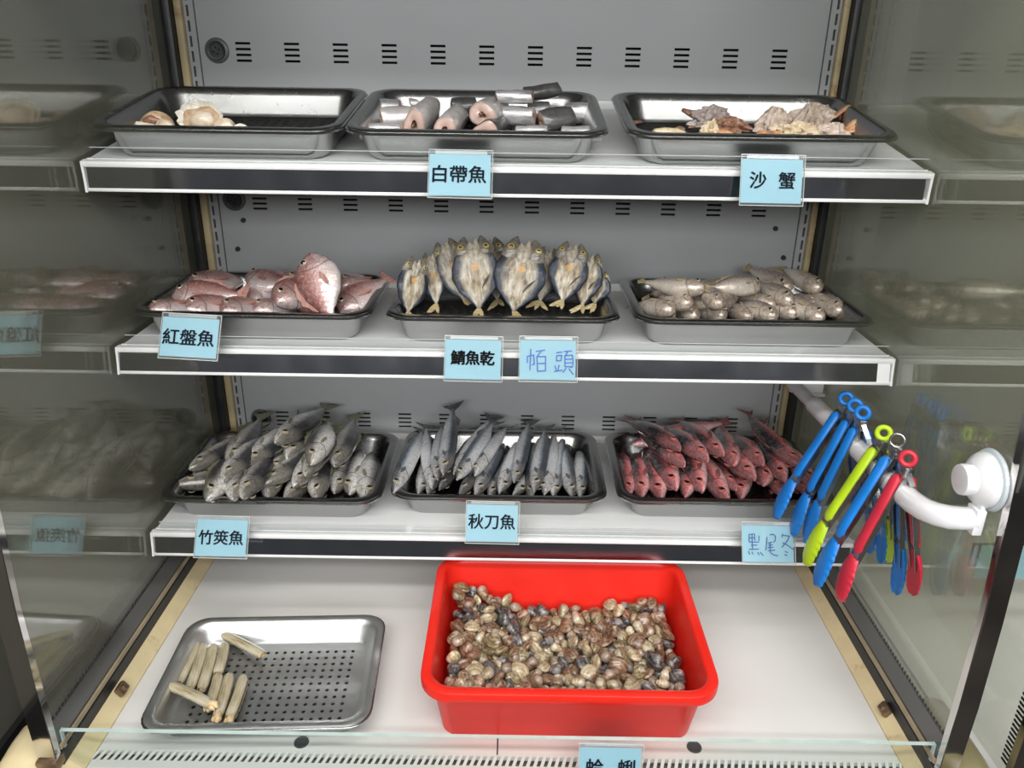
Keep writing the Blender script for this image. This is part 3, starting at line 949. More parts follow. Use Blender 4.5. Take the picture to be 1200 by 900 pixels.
# ------------------------------------------------------------------ tongs
def tongs(hinge, ltip, rtip, mat, label, ringmat=None, ringsc=1.0):
    H = Vector(hinge)
    r = tag(empty('kitchen_tongs', H), label, 'tongs', 'kitchen tongs on the rail')
    piv = Vector((0, 0, -.0115))
    bm = bmesh.new()
    rr, tr = .0066 * ringsc, .0028 if not ringmat else .0012
    rings = []
    ax = Vector((-.50, -.84, .20)).normalized()
    _, s, u = frame(ax)
    n, m = 24, 10
    vs = []
    for i in range(n):
        a = 2 * PI * i / n
        c = s * math.cos(a) + u * math.sin(a)
        vs.append([bm.verts.new(c * (rr + tr * math.cos(2 * PI * j / m)) + ax * tr * math.sin(2 * PI * j / m)) for j in range(m)])
    for i in range(n):
        for j in range(m):
            bm.faces.new((vs[i][j], vs[(i + 1) % n][j], vs[(i + 1) % n][(j + 1) % m], vs[i][(j + 1) % m]))
    obj('hanging_ring', bm, ringmat or mat, r)
    bm = bmesh.new()
    box(bm, -.0050, .0050, -.0088, .0088, -.0225, -.0065, .0015)
    lathe(bm, [(.0001, -.0092), (.0018, -.0090), (.0024, -.0078), (.0024, .0078), (.0018, .0090), (.0001, .0092)], 'Y', 12, Matrix.Translation((0, 0, -.0150)))
    obj('hinge', bm, MT['tongsteel'], r)
    for side, tip in ((-1, ltip), (1, rtip)):
        T = Vector(tip) - H
        d = (T - piv)
        Lh = d.length
        d.normalize()
        w = Vector((0, 1, 0))
        w = (w - d * w.dot(d)).normalized()
        nrm = w.cross(d)
        if nrm.x * side < 0: nrm = -nrm
        def P(s, a, b): return piv + d * (s * Lh) + w * a + nrm * b
        # steel channel
        bm = bmesh.new()
        rings = []
        for s in (.015, .05, .12, .3, .5, .66, .72, .80):
            hw = interp(s, [.015, .12, .5, .8], [.0085, .0100, .0086, .0062])
            b0 = interp(s, [.015, .15, .8], [.002, .0048, .0042])
            rings.append([P(s, -hw, b0 - .0055), P(s, -hw, b0), P(s, hw, b0), P(s, hw, b0 - .0055), P(s, hw - .0010, b0 - .0055), P(s, hw - .001, b0 - .001), P(s, -hw + .001, b0 - .001), P(s, -hw + .001, b0 - .0055)])
        loft(bm, rings)
        arm = obj('arm', bm, MT['tongsteel'], r, smooth=False)
        bm = bmesh.new()
        rings = []
        for s in (.055, .062, .08, .3, .5, .60, .625, .635):
            k = interp(s, [.055, .08, .60, .635], [.45, 1, 1, .45])
            hw = .0074 * k * interp(s, [.05, .35, .5, .62], [1, 1.05, 1.0, 1.15])
            th = .0042 * k
            b0 = .0042
            ring = []
            for j in range(12):
                a = 2 * PI * j / 12
                ring.append(P(s, hw * math.cos(a), b0 + th * math.sin(a)))
            rings.append(ring)
        loft(bm, rings)
        obj('grip', bm, mat, arm)
        bm = bmesh.new()
        rings = []
        N = 34
        for i in range(N + 1):
            t = i / N
            s = .665 + .335 * t
            hw = interp(t, [0, .08, .3, .6, .85, .96, 1], [.0075, .0098, .0136, .0150, .0128, .0088, .0036])
            sc = 0 if t < .18 else .00095 * math.sin(t * 44)
            cv = -.0075 * t * t + .0022
            th = interp(t, [0, .06, .8, 1], [.0026, .0032, .0026, .0012])
            ring = []
            for j in range(14):
                a = 2 * PI * j / 14
                ca = math.cos(a)
                x = hw * math.copysign(abs(ca) ** .8, ca) + (sc * abs(ca) ** 3) * (1 if ca > 0 else -1)
                ring.append(P(s, x, .0022 + cv + th * math.sin(a) - .0026 * (abs(ca) ** 2)))
            rings.append(ring)
        loft(bm, rings)
        obj('gripping_head', bm, mat, arm)
    return r
tongs((.405, .866, -.366), (.3345, .855, -.524), (.4340, .835, -.516), MT['blue'], 'blue tongs hanging furthest back on the white rail')
tongs((.405, .840, -.364), (.3530, .838, -.538), (.4325, .782, -.527), MT['blue'], 'second blue tongs from the back on the white rail')
tongs((.405, .818, -.363), (.3630, .820, -.538), (.4320, .752, -.520), MT['blue'], 'frontmost of the three bunched blue tongs with rubber rings')
tongs((.405, .763, -.362), (.3420, .763, -.529), (.4320, .741, -.509), MT['lime'], 'lime green tongs hanging on the white rail')
tongs((.405, .733, -.356), (.3430, .729, -.533), (.4320, .712, -.531), MT['blue'], 'blue tongs with thin steel ring, between the green and red tongs', MT['tongsteel'], 1.05)
tongs((.405, .706, -.363), (.3600, .706, -.535), (.4300, .679, -.507), MT['red'], 'red tongs hanging nearest the front on the white rail')

# ------------------------------------------------------------------ fish
FM = {
 'bream': fish_mat('pink_bream_skin', [(0, (.74, .66, .64)), (.3, (.62, .48, .46)), (.52, (.46, .25, .23)), (.75, (.34, .13, .115)), (1, (.22, .07, .06))], (.46, .30, .28), .45, (.66, .58, .56), .5, .25, .25, 60),
 'croaker': fish_mat('croaker_skin', [(0, (.72, .64, .54)), (.35, (.62, .54, .46)), (.6, (.42, .34, .30)), (.85, (.24, .19, .17)), (1, (.16, .125, .11))], (.46, .35, .26), .45, (.66, .62, .58), .55, .3, .24, 70),
 'mackerel': fish_mat('horse_mackerel_skin', [(0, (.92, .91, .88)), (.46, (.84, .83, .81)), (.60, (.42, .41, .39)), (.72, (.085, .085, .09)), (1, (.02, .024, .03))], (.66, .60, .50), .3, (.09, .075, .06), .6, .25, .2, 75, (.10, .095, .08)),
 'saury': fish_mat('saury_skin', [(0, (.84, .84, .83)), (.48, (.74, .76, .78)), (.62, (.34, .39, .45)), (.74, (.06, .075, .10)), (1, (.02, .026, .036))], (.58, .54, .48), .3, (.16, .18, .2), .45, .35, .22, 60, (.045, .05, .055)),
 'fusilier': fish_mat('red_black_skin', [(0, (.90, .68, .66)), (.32, (.84, .42, .42)), (.54, (.62, .13, .13)), (.67, (.13, .05, .05)), (.78, (.035, .037, .04)), (1, (.014, .016, .018))], (.82, .29, .29), .3, (.86, .60, .60), .2, .12, .24, 42, (.16, .05, .05)),
}
FIN = {
 'bream': fin_mat('bream_fin', (.34, .15, .12), (.46, .28, .24)), 'croaker': fin_mat('croaker_fin', (.32, .25, .14), (.42, .34, .2)),
 'mackerel': fin_mat('mackerel_fin', (.12, .12, .07), (.24, .23, .15)), 'saury': fin_mat('saury_fin', (.05, .055, .055), (.12, .125, .12)),
 'fusilier': fin_mat('fusilier_fin', (.12, .05, .045), (.30, .12, .11)),
}
KIND = {'ML': ('bream', 'sea_bream', 'pink sea bream', 'pink sea bream in the left tray', .092, .045, .023, 'eye_w'),
        'MR': ('croaker', 'croaker', 'greyish brown croaker', 'croakers in the right tray', .09, .029, .024, 'pupil'),
        'BL': ('mackerel', 'horse_mackerel', 'silver horse mackerel', 'horse mackerel in the left tray', .16, .040, .025, 'eye_w'),
        'BC': ('saury', 'saury', 'slender silver saury', 'saury in the centre tray', .192, .024, .0155, 'eye_w'),
        'BR': ('fusilier', 'fusilier_fish', 'red and black fish', 'red and black fish in the right tray', .172, .037, .024, 'eye_r')}
FISH = {
 'ML': [
  ('front', (-0.43, 0.8963, -0.2789), (-0.3815, 0.9679, -0.2909), 80, 0.0873),
  ('front', (-0.3984, 0.9186, -0.2851), (-0.3365, 0.9908, -0.2931), 63, 0.0954),
  ('front', (-0.3575, 0.9296, -0.2889), (-0.31, 1.0078, -0.2969), 68, 0.0919),
  ('front', (-0.3237, 0.9465, -0.2936), (-0.2625, 1.0176, -0.2976), 79, 0.094),
  ('front', (-0.2295, 0.9308, -0.2873), (-0.3001, 0.9813, -0.2873), 56, 0.0868),
  ('front', (-0.2157, 0.9507, -0.2949), (-0.1588, 1.0195, -0.2589), 68, 0.0963),
  ('middle', (-0.4328, 0.9677, -0.2812), (-0.3377, 0.9728, -0.2772), 55, 0.0954),
  ('middle', (-0.3916, 0.9841, -0.2962), (-0.3815, 1.0748, -0.2962), 77, 0.0913),
  ('middle', (-0.3514, 0.9959, -0.2944), (-0.3212, 1.0789, -0.2984), 83, 0.0885),
  ('middle', (-0.2835, 0.9142, -0.2723), (-0.2401, 1.0003, -0.2603), 56, 0.0972),
  ('middle', (-0.1793, 1.0154, -0.2953), (-0.2558, 1.0546, -0.2953), 71, 0.0859),
  ('back', (-0.4261, 1.0031, -0.2766), (-0.3562, 1.0712, -0.2806), 66, 0.0977),
  ('back', (-0.3646, 1.0544, -0.2768), (-0.2845, 1.0173, -0.2808), 68, 0.0883),
  ('back', (-0.2958, 1.0018, -0.27), (-0.245, 1.0701, -0.282), 62, 0.0859),
  ('back', (-0.2205, 0.9942, -0.2711), (-0.1793, 1.0747, -0.2831), 70, 0.0912),
 ],
 'MR': [
  ('front', (0.2051, 0.9523, -0.295), (0.1846, 1.0364, -0.294), -45, 0.0866),
  ('front', (0.2376, 0.9568, -0.2951), (0.2097, 1.0418, -0.2941), -48, 0.0895),
  ('front', (0.2746, 0.9602, -0.2956), (0.2339, 1.0452, -0.2946), -60, 0.0943),
  ('front', (0.3086, 0.9625, -0.2972), (0.2744, 1.0414, -0.2962), 80, 0.086),
  ('front', (0.3409, 0.9621, -0.2951), (0.2985, 1.036, -0.2941), -50, 0.0852),
  ('front', (0.3725, 0.9787, -0.2969), (0.3334, 1.0626, -0.2959), -77, 0.0927),
  ('front', (0.3996, 0.9584, -0.2959), (0.3587, 1.0427, -0.2869), -65, 0.0942),
  ('middle', (0.2016, 0.9306, -0.2787), (0.1579, 1.0092, -0.2937), -75, 0.0911),
  ('middle', (0.2253, 0.946, -0.2747), (0.1961, 1.0299, -0.2897), -62, 0.0901),
  ('middle', (0.2516, 0.9653, -0.2814), (0.2315, 1.0497, -0.2804), -71, 0.0868),
  ('middle', (0.2555, 0.9222, -0.2686), (0.2523, 1.008, -0.2676), -60, 0.0859),
  ('middle', (0.2625, 0.9601, -0.2802), (0.3136, 1.0369, -0.2792), -52, 0.0922),
  ('middle', (0.3445, 0.9883, -0.2873), (0.3051, 1.0686, -0.2983), -70, 0.0901),
  ('middle', (0.3644, 0.9826, -0.2804), (0.3361, 1.0665, -0.2754), -57, 0.0887),
  ('middle', (0.3976, 0.9901, -0.287), (0.3855, 1.0728, -0.298), 67, 0.0842),
  ('middle', (0.4174, 0.9502, -0.2832), (0.4065, 1.0406, -0.2862), -53, 0.0912),
  ('back', (0.1908, 1.0038, -0.2761), (0.2497, 1.0718, -0.2751), -79, 0.09),
  ('back', (0.2448, 0.9579, -0.2576), (0.17, 1.0077, -0.2686), -74, 0.0905),
  ('back', (0.305, 1.0286, -0.273), (0.2218, 1.06, -0.288), -78, 0.0902),
  ('back', (0.327, 1.0057, -0.2651), (0.2484, 0.964, -0.2561), -47, 0.0895),
  ('back', (0.3718, 1.0142, -0.271), (0.3398, 1.1044, -0.27), -35, 0.0958),
  ('back', (0.4128, 1.0173, -0.2727), (0.3877, 1.1078, -0.2677), -75, 0.094),
 ],
 'BL': [
  ('front', (-0.4466, 0.9222, -0.5311), (-0.3095, 1.0153, -0.5511), -86, 0.1669),
  ('front', (-0.3839, 0.8698, -0.5226), (-0.3849, 1.0282, -0.5226), 68, 0.1583),
  ('front', (-0.3484, 0.8659, -0.5173), (-0.3793, 1.0237, -0.5333), -74, 0.1616),
  ('front', (-0.319, 0.9077, -0.5421), (-0.3479, 1.0645, -0.5341), -80, 0.1597),
  ('front', (-0.3003, 0.9165, -0.5498), (-0.2633, 1.073, -0.5458), -90, 0.1609),
  ('front', (-0.2534, 0.9089, -0.5434), (-0.2845, 1.0641, -0.5274), -67, 0.1591),
  ('front', (-0.217, 0.9379, -0.5495), (-0.2265, 1.0903, -0.5455), 88, 0.1528),
  ('front', (-0.1923, 0.9192, -0.5488), (-0.2074, 1.0851, -0.5448), -96, 0.1667),
  ('middle', (-0.4386, 0.9413, -0.5425), (-0.4222, 1.0947, -0.5505), -98, 0.1545),
  ('middle', (-0.4182, 0.9521, -0.5404), (-0.4099, 1.1021, -0.5284), -67, 0.1507),
  ('middle', (-0.3374, 0.8661, -0.5145), (-0.342, 1.0313, -0.5265), -75, 0.1657),
  ('middle', (-0.3253, 0.9157, -0.5271), (-0.2624, 1.0657, -0.5191), -79, 0.1628),
  ('middle', (-0.2858, 0.9158, -0.5282), (-0.2585, 1.0644, -0.5082), -86, 0.1524),
  ('middle', (-0.2386, 0.9406, -0.5493), (-0.2395, 1.0954, -0.5453), -93, 0.1549),
  ('upper', (-0.4313, 0.938, -0.5158), (-0.3795, 1.0849, -0.5238), -84, 0.156),
  ('upper', (-0.3728, 0.8972, -0.5095), (-0.3581, 1.0539, -0.5055), -82, 0.1575),
  ('upper', (-0.3567, 0.9423, -0.5092), (-0.3141, 1.0873, -0.5052), -100, 0.1512),
  ('upper', (-0.3306, 0.9453, -0.5227), (-0.2784, 1.0883, -0.5427), -89, 0.1535),
  ('upper', (-0.2665, 0.9077, -0.5044), (-0.2548, 1.0565, -0.5084), -67, 0.1493),
  ('upper', (-0.3878, 1.0743, -0.5351), (-0.2238, 1.0618, -0.5231), -72, 0.1649),
  ('top', (-0.3799, 0.9445, -0.5073), (-0.3845, 1.108, -0.5193), -87, 0.164),
  ('top', (-0.3178, 0.9584, -0.4828), (-0.2842, 1.1245, -0.5028), -96, 0.1707),
  ('top', (-0.3073, 0.9668, -0.5107), (-0.2988, 1.1203, -0.5147), -91, 0.1538),
  ('top', (-0.2397, 0.9591, -0.5179), (-0.242, 1.1208, -0.5179), -78, 0.1617),
  ('top', (-0.2578, 0.9086, -0.4878), (-0.2593, 1.0586, -0.4838), 77, 0.1501),
 ],
 'BC': [
  ('front', (-0.1498, 0.9004, -0.5241), (-0.1295, 1.1015, -0.5201), 78, 0.2021),
  ('front', (-0.1215, 0.9322, -0.5448), (-0.1114, 1.1188, -0.5448), -105, 0.1869),
  ('front', (-0.1062, 0.925, -0.5419), (-0.0978, 1.1146, -0.5419), -76, 0.1897),
  ('front', (-0.0637, 0.9219, -0.5412), (-0.0115, 1.1173, -0.5412), -67, 0.2022),
  ('front', (-0.0432, 0.9163, -0.5372), (-0.001, 1.1163, -0.5372), -90, 0.2044),
  ('front', (0.0081, 0.9341, -0.5477), (0.0956, 1.1161, -0.5477), -107, 0.2019),
  ('front', (0.0885, 0.9264, -0.5424), (0.0792, 1.1185, -0.5424), -81, 0.1922),
  ('front', (0.0991, 0.9316, -0.5458), (0.1165, 1.1149, -0.5458), -94, 0.1841),
  ('middle', (-0.092, 0.9374, -0.5414), (-0.0492, 1.1162, -0.5414), -69, 0.1838),
  ('middle', (-0.0235, 0.9289, -0.5489), (0.0001, 1.1139, -0.5489), -86, 0.1865),
  ('middle', (-0.0107, 0.9178, -0.5329), (0.0279, 1.1161, -0.5329), -104, 0.202),
  ('middle', (0.0306, 0.9252, -0.5452), (0.0447, 1.108, -0.5292), 79, 0.184),
  ('middle', (0.0368, 0.9183, -0.5302), (0.0565, 1.1169, -0.5302), -80, 0.1996),
  ('middle', (0.0504, 0.92, -0.5361), (0.0723, 1.1154, -0.5361), 101, 0.1967),
  ('middle', (0.0628, 0.925, -0.542), (0.0811, 1.1119, -0.542), -103, 0.1878),
  ('top', (-0.1015, 0.9262, -0.5326), (-0.1334, 1.1151, -0.5286), -107, 0.1916),
  ('top', (-0.0943, 0.9253, -0.5173), (-0.1051, 1.1231, -0.5173), -69, 0.1981),
  ('top', (-0.084, 0.9167, -0.5057), (-0.0875, 1.1197, -0.5057), -74, 0.203),
  ('top', (-0.0723, 0.9353, -0.5151), (-0.0251, 1.1242, -0.5151), -101, 0.1947),
  ('top', (-0.0667, 0.9135, -0.512), (-0.0242, 1.0963, -0.512), 78, 0.1877),
  ('top', (-0.0453, 0.9332, -0.5147), (-0.0005, 1.1227, -0.5147), 106, 0.1948),
  ('top', (0.0095, 0.9433, -0.5311), (0.0314, 1.124, -0.5231), -89, 0.1822),
 ],
 'BR': [
  ('front', (0.1659, 0.9404, -0.5478), (0.1781, 1.1009, -0.5478), 74, 0.1609),
  ('front', (0.2111, 0.9364, -0.5495), (0.2165, 1.1171, -0.5455), 94, 0.1808),
  ('front', (0.2456, 0.9455, -0.5488), (0.2969, 1.1179, -0.5448), 82, 0.1799),
  ('front', (0.2989, 0.9241, -0.5465), (0.2773, 1.0971, -0.5345), 94, 0.1748),
  ('front', (0.3224, 0.9417, -0.5498), (0.3622, 1.1059, -0.5458), 88, 0.1691),
  ('front', (0.3766, 0.9548, -0.5478), (0.4005, 1.1184, -0.5478), 74, 0.1653),
  ('front', (0.4014, 0.9496, -0.543), (0.4088, 1.1156, -0.551), 97, 0.1664),
  ('front', (0.4036, 0.9114, -0.5279), (0.423, 1.0834, -0.5399), 98, 0.1736),
  ('middle', (0.1845, 0.9423, -0.5486), (0.2044, 1.1121, -0.5486), 80, 0.171),
  ('middle', (0.2314, 0.9424, -0.5373), (0.2195, 1.1209, -0.5373), 95, 0.1789),
  ('middle', (0.2678, 0.9411, -0.541), (0.2692, 1.1001, -0.521), 91, 0.1603),
  ('middle', (0.3169, 0.954, -0.5419), (0.2863, 1.1128, -0.5539), 75, 0.1622),
  ('middle', (0.3514, 0.9458, -0.5297), (0.4107, 1.1171, -0.5337), 73, 0.1813),
  ('middle', (0.3775, 0.9394, -0.5216), (0.386, 1.1045, -0.5096), 100, 0.1657),
  ('middle', (0.4057, 0.9169, -0.5149), (0.4082, 1.087, -0.5149), 75, 0.1701),
  ('back', (0.1884, 1.0642, -0.5304), (0.3455, 1.1022, -0.5024), 79, 0.164),
  ('back', (0.2418, 0.9512, -0.5059), (0.1908, 1.1211, -0.5179), 75, 0.1779),
  ('back', (0.2697, 0.944, -0.492), (0.2326, 1.121, -0.512), 83, 0.1819),
  ('back', (0.3345, 0.9359, -0.516), (0.3166, 1.1173, -0.536), 97, 0.1833),
  ('back', (0.3956, 0.9445, -0.5005), (0.3602, 1.1077, -0.4965), 79, 0.167),
  ('top', (0.2356, 0.962, -0.4849), (0.1838, 1.1241, -0.5049), 75, 0.1714),
  ('top', (0.3096, 0.9508, -0.5027), (0.3275, 1.1244, -0.5227), 73, 0.1757),
  ('top', (0.2968, 0.9641, -0.4947), (0.263, 1.1203, -0.5067), 100, 0.1602),
  ('top', (0.3506, 0.9587, -0.5049), (0.3384, 1.1241, -0.5249), 89, 0.1671),
 ],
}
for key, (kind, name, noun, group, L, H, W, eye) in KIND.items():
    fm = FM[kind]
    protos = []
    for q, (b, bz) in enumerate(((.06, .02), (-.10, -.03), (.16, .05))):
        protos.append(fish_proto(kind, L, H, W, fm, FIN[kind], MT[eye] if eye != 'pupil' else MT['eye_w'], b, bz))
    used = [True, True, True]
    rows = {}
    for f in FISH[key]:
        rows.setdefault(f[0], []).append(f)
    k = 0
    for row, fs in rows.items():
        fs = sorted(fs, key=lambda f: f[1][0])
        for i, (_, h, t, roll, l) in enumerate(fs):
            q = k % 3
            o = place_fish(protos[q], h, t, roll, l, L, used[q])
            used[q] = False
            o.name = name
            where = 'on top of the heap' if row == 'top' else 'in %s row of its tray' % row
            tag(o, '%s, %s %s' % (noun, rank(i, len(fs)), where), 'fish', group)
            k += 1
    if key == 'ML':
        o = copy_tree(protos[0])
        hd, tlp = Vector((-.2455, .9500, -.2190)), Vector((-.2130, .8990, -.2870))
        x = (tlp - hd).normalized()
        y = Vector((-.10, -1, .45))
        y = (y - x * y.dot(x)).normalized()
        z = x.cross(y)
        o.location = hd
        o.rotation_euler = Matrix(((x.x, y.x, z.x), (x.y, y.y, z.y), (x.z, y.z, z.z))).to_euler()
        o.scale = (1.10, 1.05, 1.26)
        o.name = name
        tag(o, 'pink sea bream standing head up on top of the bream heap', 'fish', group)

# ------------------------------------------------------------------ split dried mackerel
def split_mat():
    m, nt, b = nodes('split_mackerel_flesh_and_skin')
    uv = nn(nt, 'SeparateXYZ', {0: nn(nt, 'UVMap').outputs[0]})
    u, v = uv.outputs[0], uv.outputs[1]
    tc = nn(nt, 'TexCoord').outputs['Object']
    rnd = nn(nt, 'ObjectInfo').outputs['Random']
    off = nn(nt, 'VectorMath', {0: tc, 1: nn(nt, 'CombineXYZ', {0: math_(nt, 'MULTIPLY', rnd, 9.0), 1: rnd}).outputs[0]}, operation='ADD').outputs[0]
    mp = nn(nt, 'Mapping', {'Vector': off, 'Scale': (150, 150, 45), 'Rotation': (0, .5, 0)}).outputs[0]
    n1 = nn(nt, 'TexNoise', {'Vector': mp, 'Scale': 1.0, 'Detail': 5, 'Roughness': .65}).outputs[0]
    n2 = nn(nt, 'TexNoise', {'Vector': off, 'Scale': 60, 'Detail': 4}).outputs[0]
    flesh = ramp(nt, n1, [(.33, (.085, .06, .038)), (.46, (.29, .24, .165)), (.60, (.50, .46, .37)), (.80, (.70, .68, .61))])
    ax = math_(nt, 'ABSOLUTE', math_(nt, 'SUBTRACT', v, .5))            # 0 on the centre line
    line = math_(nt, 'LESS_THAN', ax, .007)
    flesh = mixc(nt, math_(nt, 'MULTIPLY', line, .45), flesh, (.36, .24, .10))
    spot = math_(nt, 'LESS_THAN', math_(nt, 'ADD', math_(nt, 'ADD', math_(nt, 'POWER', math_(nt, 'MULTIPLY', ax, 38.0), 2.0), math_(nt, 'POWER', math_(nt, 'ABSOLUTE', math_(nt, 'MULTIPLY', math_(nt, 'SUBTRACT', u, .64), 16.0)), 2.0)), math_(nt, 'MULTIPLY', n2, 1.1)), 1.2)
    flesh = mixc(nt, math_(nt, 'MULTIPLY', spot, .6), flesh, (.62, .33, .08))
    hd = nn(nt, 'MapRange', {'Value': u, 'From Min': .74, 'From Max': .86}).outputs[0]
    flesh = mixc(nt, math_(nt, 'MULTIPLY', hd, .75), flesh, (.22, .18, .12))
    skin = ramp(nt, n2, [(.3, (.008, .010, .015)), (.55, (.024, .032, .050)), (.75, (.11, .13, .165))])
    skin = mixc(nt, math_(nt, 'MULTIPLY', hd, .6), skin, (.10, .085, .06))
    edge = math_(nt, 'ADD', ax, math_(nt, 'MULTIPLY', math_(nt, 'SUBTRACT', n2, .5), .07))
    f = nn(nt, 'MapRange', {'Value': edge, 'From Min': .066, 'From Max': .112}).outputs[0]
    nt.links.new(mixc(nt, f, flesh, skin), b.inputs['Base Color'])
    b.inputs['Roughness'].default_value = .42
    b.inputs['Coat Weight'].default_value = .08
    h = math_(nt, 'ADD', n1, math_(nt, 'MULTIPLY', n2, .6))
    nt.links.new(nn(nt, 'Bump', {'Height': h, 'Strength': .7, 'Distance': .003}).outputs[0], b.inputs['Normal'])
    return m
MT['split'] = split_mat()
MT['splithead'] = plain('dried_fish_head', (.17, .15, .12), .4, var=.45, scale=160, bump=.6, coat=.3)
MT['gillspike'] = plain('dried_gill_bone', (.40, .35, .27), .4, var=.35, scale=200, bump=.6)
MT['driedfin'] = fin_mat('dried_tail_fin', (.30, .22, .09), (.52, .44, .26))
MT['gash'] = plain('dark_cut', (.05, .028, .015), .5, var=.3)

def split_fish(h, w, gash, seed):
    rnd = random.Random(seed)
    root = empty('split_mackerel')
    bm = bmesh.new()
    N, M_ = 26, 28
    rings, us, vv = [], [], []
    for j in range(M_):
        a = 2 * PI * j / M_ - PI / 2            # front middle first
        # v: 0.5 on the front centre line, 0 / 1 on the back
        vv.append(.5 + (j if j <= M_ / 2 else j - M_) / M_)
    for i in range(N + 1):
        t = i / N
        hw = w / 2 * interp(t, [0, .05, .14, .3, .5, .66, .79, .9, 1], [.07, .16, .40, .78, 1.0, .97, .84, .68, .44])
        th = interp(t, [0, .1, .4, .8, 1], [.0025, .005, .009, .009, .004])
        ring = []
        for j in range(M_):
            a = 2 * PI * j / M_ - PI / 2
            x, y = math.cos(a), math.sin(a)
            px = hw * math.copysign(abs(x) ** .75, x)
            if y < 0:      # flesh side: shallow hollow
                py = -th * .55 * abs(y) ** .9 + .10 * hw * (1 - (px / max(hw, 1e-5)) ** 2) * .9
            else:
                py = th * abs(y)
            py += .0016 * math.sin(3.1 * t * PI + seed) + .12 * px * px / max(w, .01)
            ring.append(Vector((px, py, t * h)))
        rings.append(ring)
        us.append(t)
    # vv per vertex is wrapped so that the back seam lies at 0 / 1
    loft(bm, rings, True, True, us, [abs(v) if v <= 1 else 2 - v for v in vv])
    obj('body', bm, MT['split'], root)
    # the head is split in two halves, each with an eye
    for s in (-1, 1):
        bm = bmesh.new()
        x0 = s * w * .235
        tube(bm, [(x0 * 1.02, .004, h * .74), (x0 * 1.02, .001, h * .86), (x0 * .92, -.001, h * .95), (x0 * .80, .001, h * 1.06), (x0 * .72, .003, h * 1.13)], [w * .17, w * .185, w * .155, w * .085, w * .02], 12, sx=1, sy=.45, up=Vector((0, 1, 0)))
        hd = obj('head_half', bm, MT['splithead'], root)
        bm = bmesh.new()
        e = Vector((x0 * 1.12, -.0005 - w * .068, h * .945))
        rr = w * .068
        rings = [[e + Vector((r_ * math.cos(2 * PI * j / 14), -hh * rr, r_ * .8 * math.sin(2 * PI * j / 14))) for j in range(14)] for r_, hh in ((rr * 1.1, -.4), (rr, .1), (rr * .8, .35), (rr * .52, .42), (rr * .42, .4), (.0001, .5))]
        loft(bm, rings)
        for f in bm.faces:
            c = f.calc_center_median() - e
            f.material_index = 1 if math.hypot(c.x, c.z / .8) < rr * .5 else 0
        obj('eye', bm, [MT['eye_y'], MT['pupil']], hd)
    bm = bmesh.new()
    for dx, hh in ((-.06, 1.03), (.05, 1.08)):
        tube(bm, [(dx * w * .6, -.002, h * .74), (dx * w, -.0045, h * .92), (dx * w * 1.2, -.002, h * hh)], [w * .06, w * .095, w * .02], 8, sx=1, sy=.5, up=Vector((0, 1, 0)))
    obj('gill_bone', bm, MT['gillspike'], root)
    bm = bmesh.new()
    for k in range(3):
        a = rnd.uniform(-.9, .9)
        L = rnd.uniform(.016, .024)
        p0 = Vector((0, 0, .001))
        p1 = p0 + Vector((math.sin(a) * L * .5, -.003, -.006))
        p2 = p0 + Vector((math.sin(a) * L, -.006 - rnd.uniform(0, .004), -.010 - rnd.uniform(0, .004)))
        tube(bm, [p0, p1, p2], [.0022, .0030, .0009], 8, sx=1, sy=.35, up=Vector((0, 1, 0)))
    obj('tail_fin', bm, MT['driedfin'], root)
    if gash:
        bm = bmesh.new()
        tube(bm, [(w * .10, -.0040, h * .30), (w * .20, -.0052, h * .42), (w * .30, -.0050, h * .51)], [.0004, .0013, .0004], 8, sx=1, sy=.6, up=Vector((0, 1, 0)))
        obj('cut', bm, MT['gash'], root)
    return root
SPLIT = [
 ((-.1251, .925, -.2850), (-.1147, .9546, -.2252), .0400, 18, 0, 'dried split mackerel at far left of its tray, leaning left'),
 ((-.0931, .960, -.2850), (-.1021, .9890, -.2258), .0340, 14, 0, 'dried split mackerel half hidden, second from left'),
 ((-.0584, .962, -.2783), (-.0855, .9950, -.2120), .0470, 8, 0, 'dried split mackerel leaning behind the left large one'),
 ((-.0373, .925, -.2792), (-.0474, .965, -.2010), .0596, 4, 1, 'left of the two large split mackerel at the front'),
 ((-.0154, .975, -.2818), (-.0298, 1.0106, -.2125), .0520, -6, 0, 'dried split mackerel directly behind the left large one'),
 ((.0048, .920, -.2800), (.0191, .9602, -.2016), .0651, 0, 1, 'right of the two large split mackerel at the front'),
 ((.0382, .972, -.2823), (.0500, 1.0027, -.2209), .0400, 0, 0, 'dried split mackerel mostly hidden behind the right large one'),
 ((.0655, .945, -.2735), (.0795, .978, -.2090), .0506, -8, 1, 'dried split mackerel just right of the large pair'),
 ((.0915, .955, -.2820), (.1030, .9845, -.2229), .0400, -22, 1, 'dried split mackerel second from right, leaning right'),
 ((.1084, .965, -.2827), (.1153, .9838, -.2451), .0340, -28, 0, 'small dried split mackerel at far right of its tray'),
]
for i, (b_, t_, w, yaw, gash, lab) in enumerate(SPLIT):
    b_, t_ = Vector(b_), Vector(t_)
    z = (t_ - b_)
    h = z.length / 1.08
    z.normalize()
    o = split_fish(h, w, gash, i)
    y = Vector((math.sin(R(yaw)) * -1, math.cos(R(yaw)), 0))
    y = (y - z * y.dot(z)).normalized()
    x = y.cross(z)
    o.location = b_
    o.rotation_euler = Matrix(((x.x, y.x, z.x), (x.y, y.y, z.y), (x.z, y.z, z.z))).to_euler()
    tag(o, lab, 'dried fish', 'split dried mackerel standing in the centre tray')

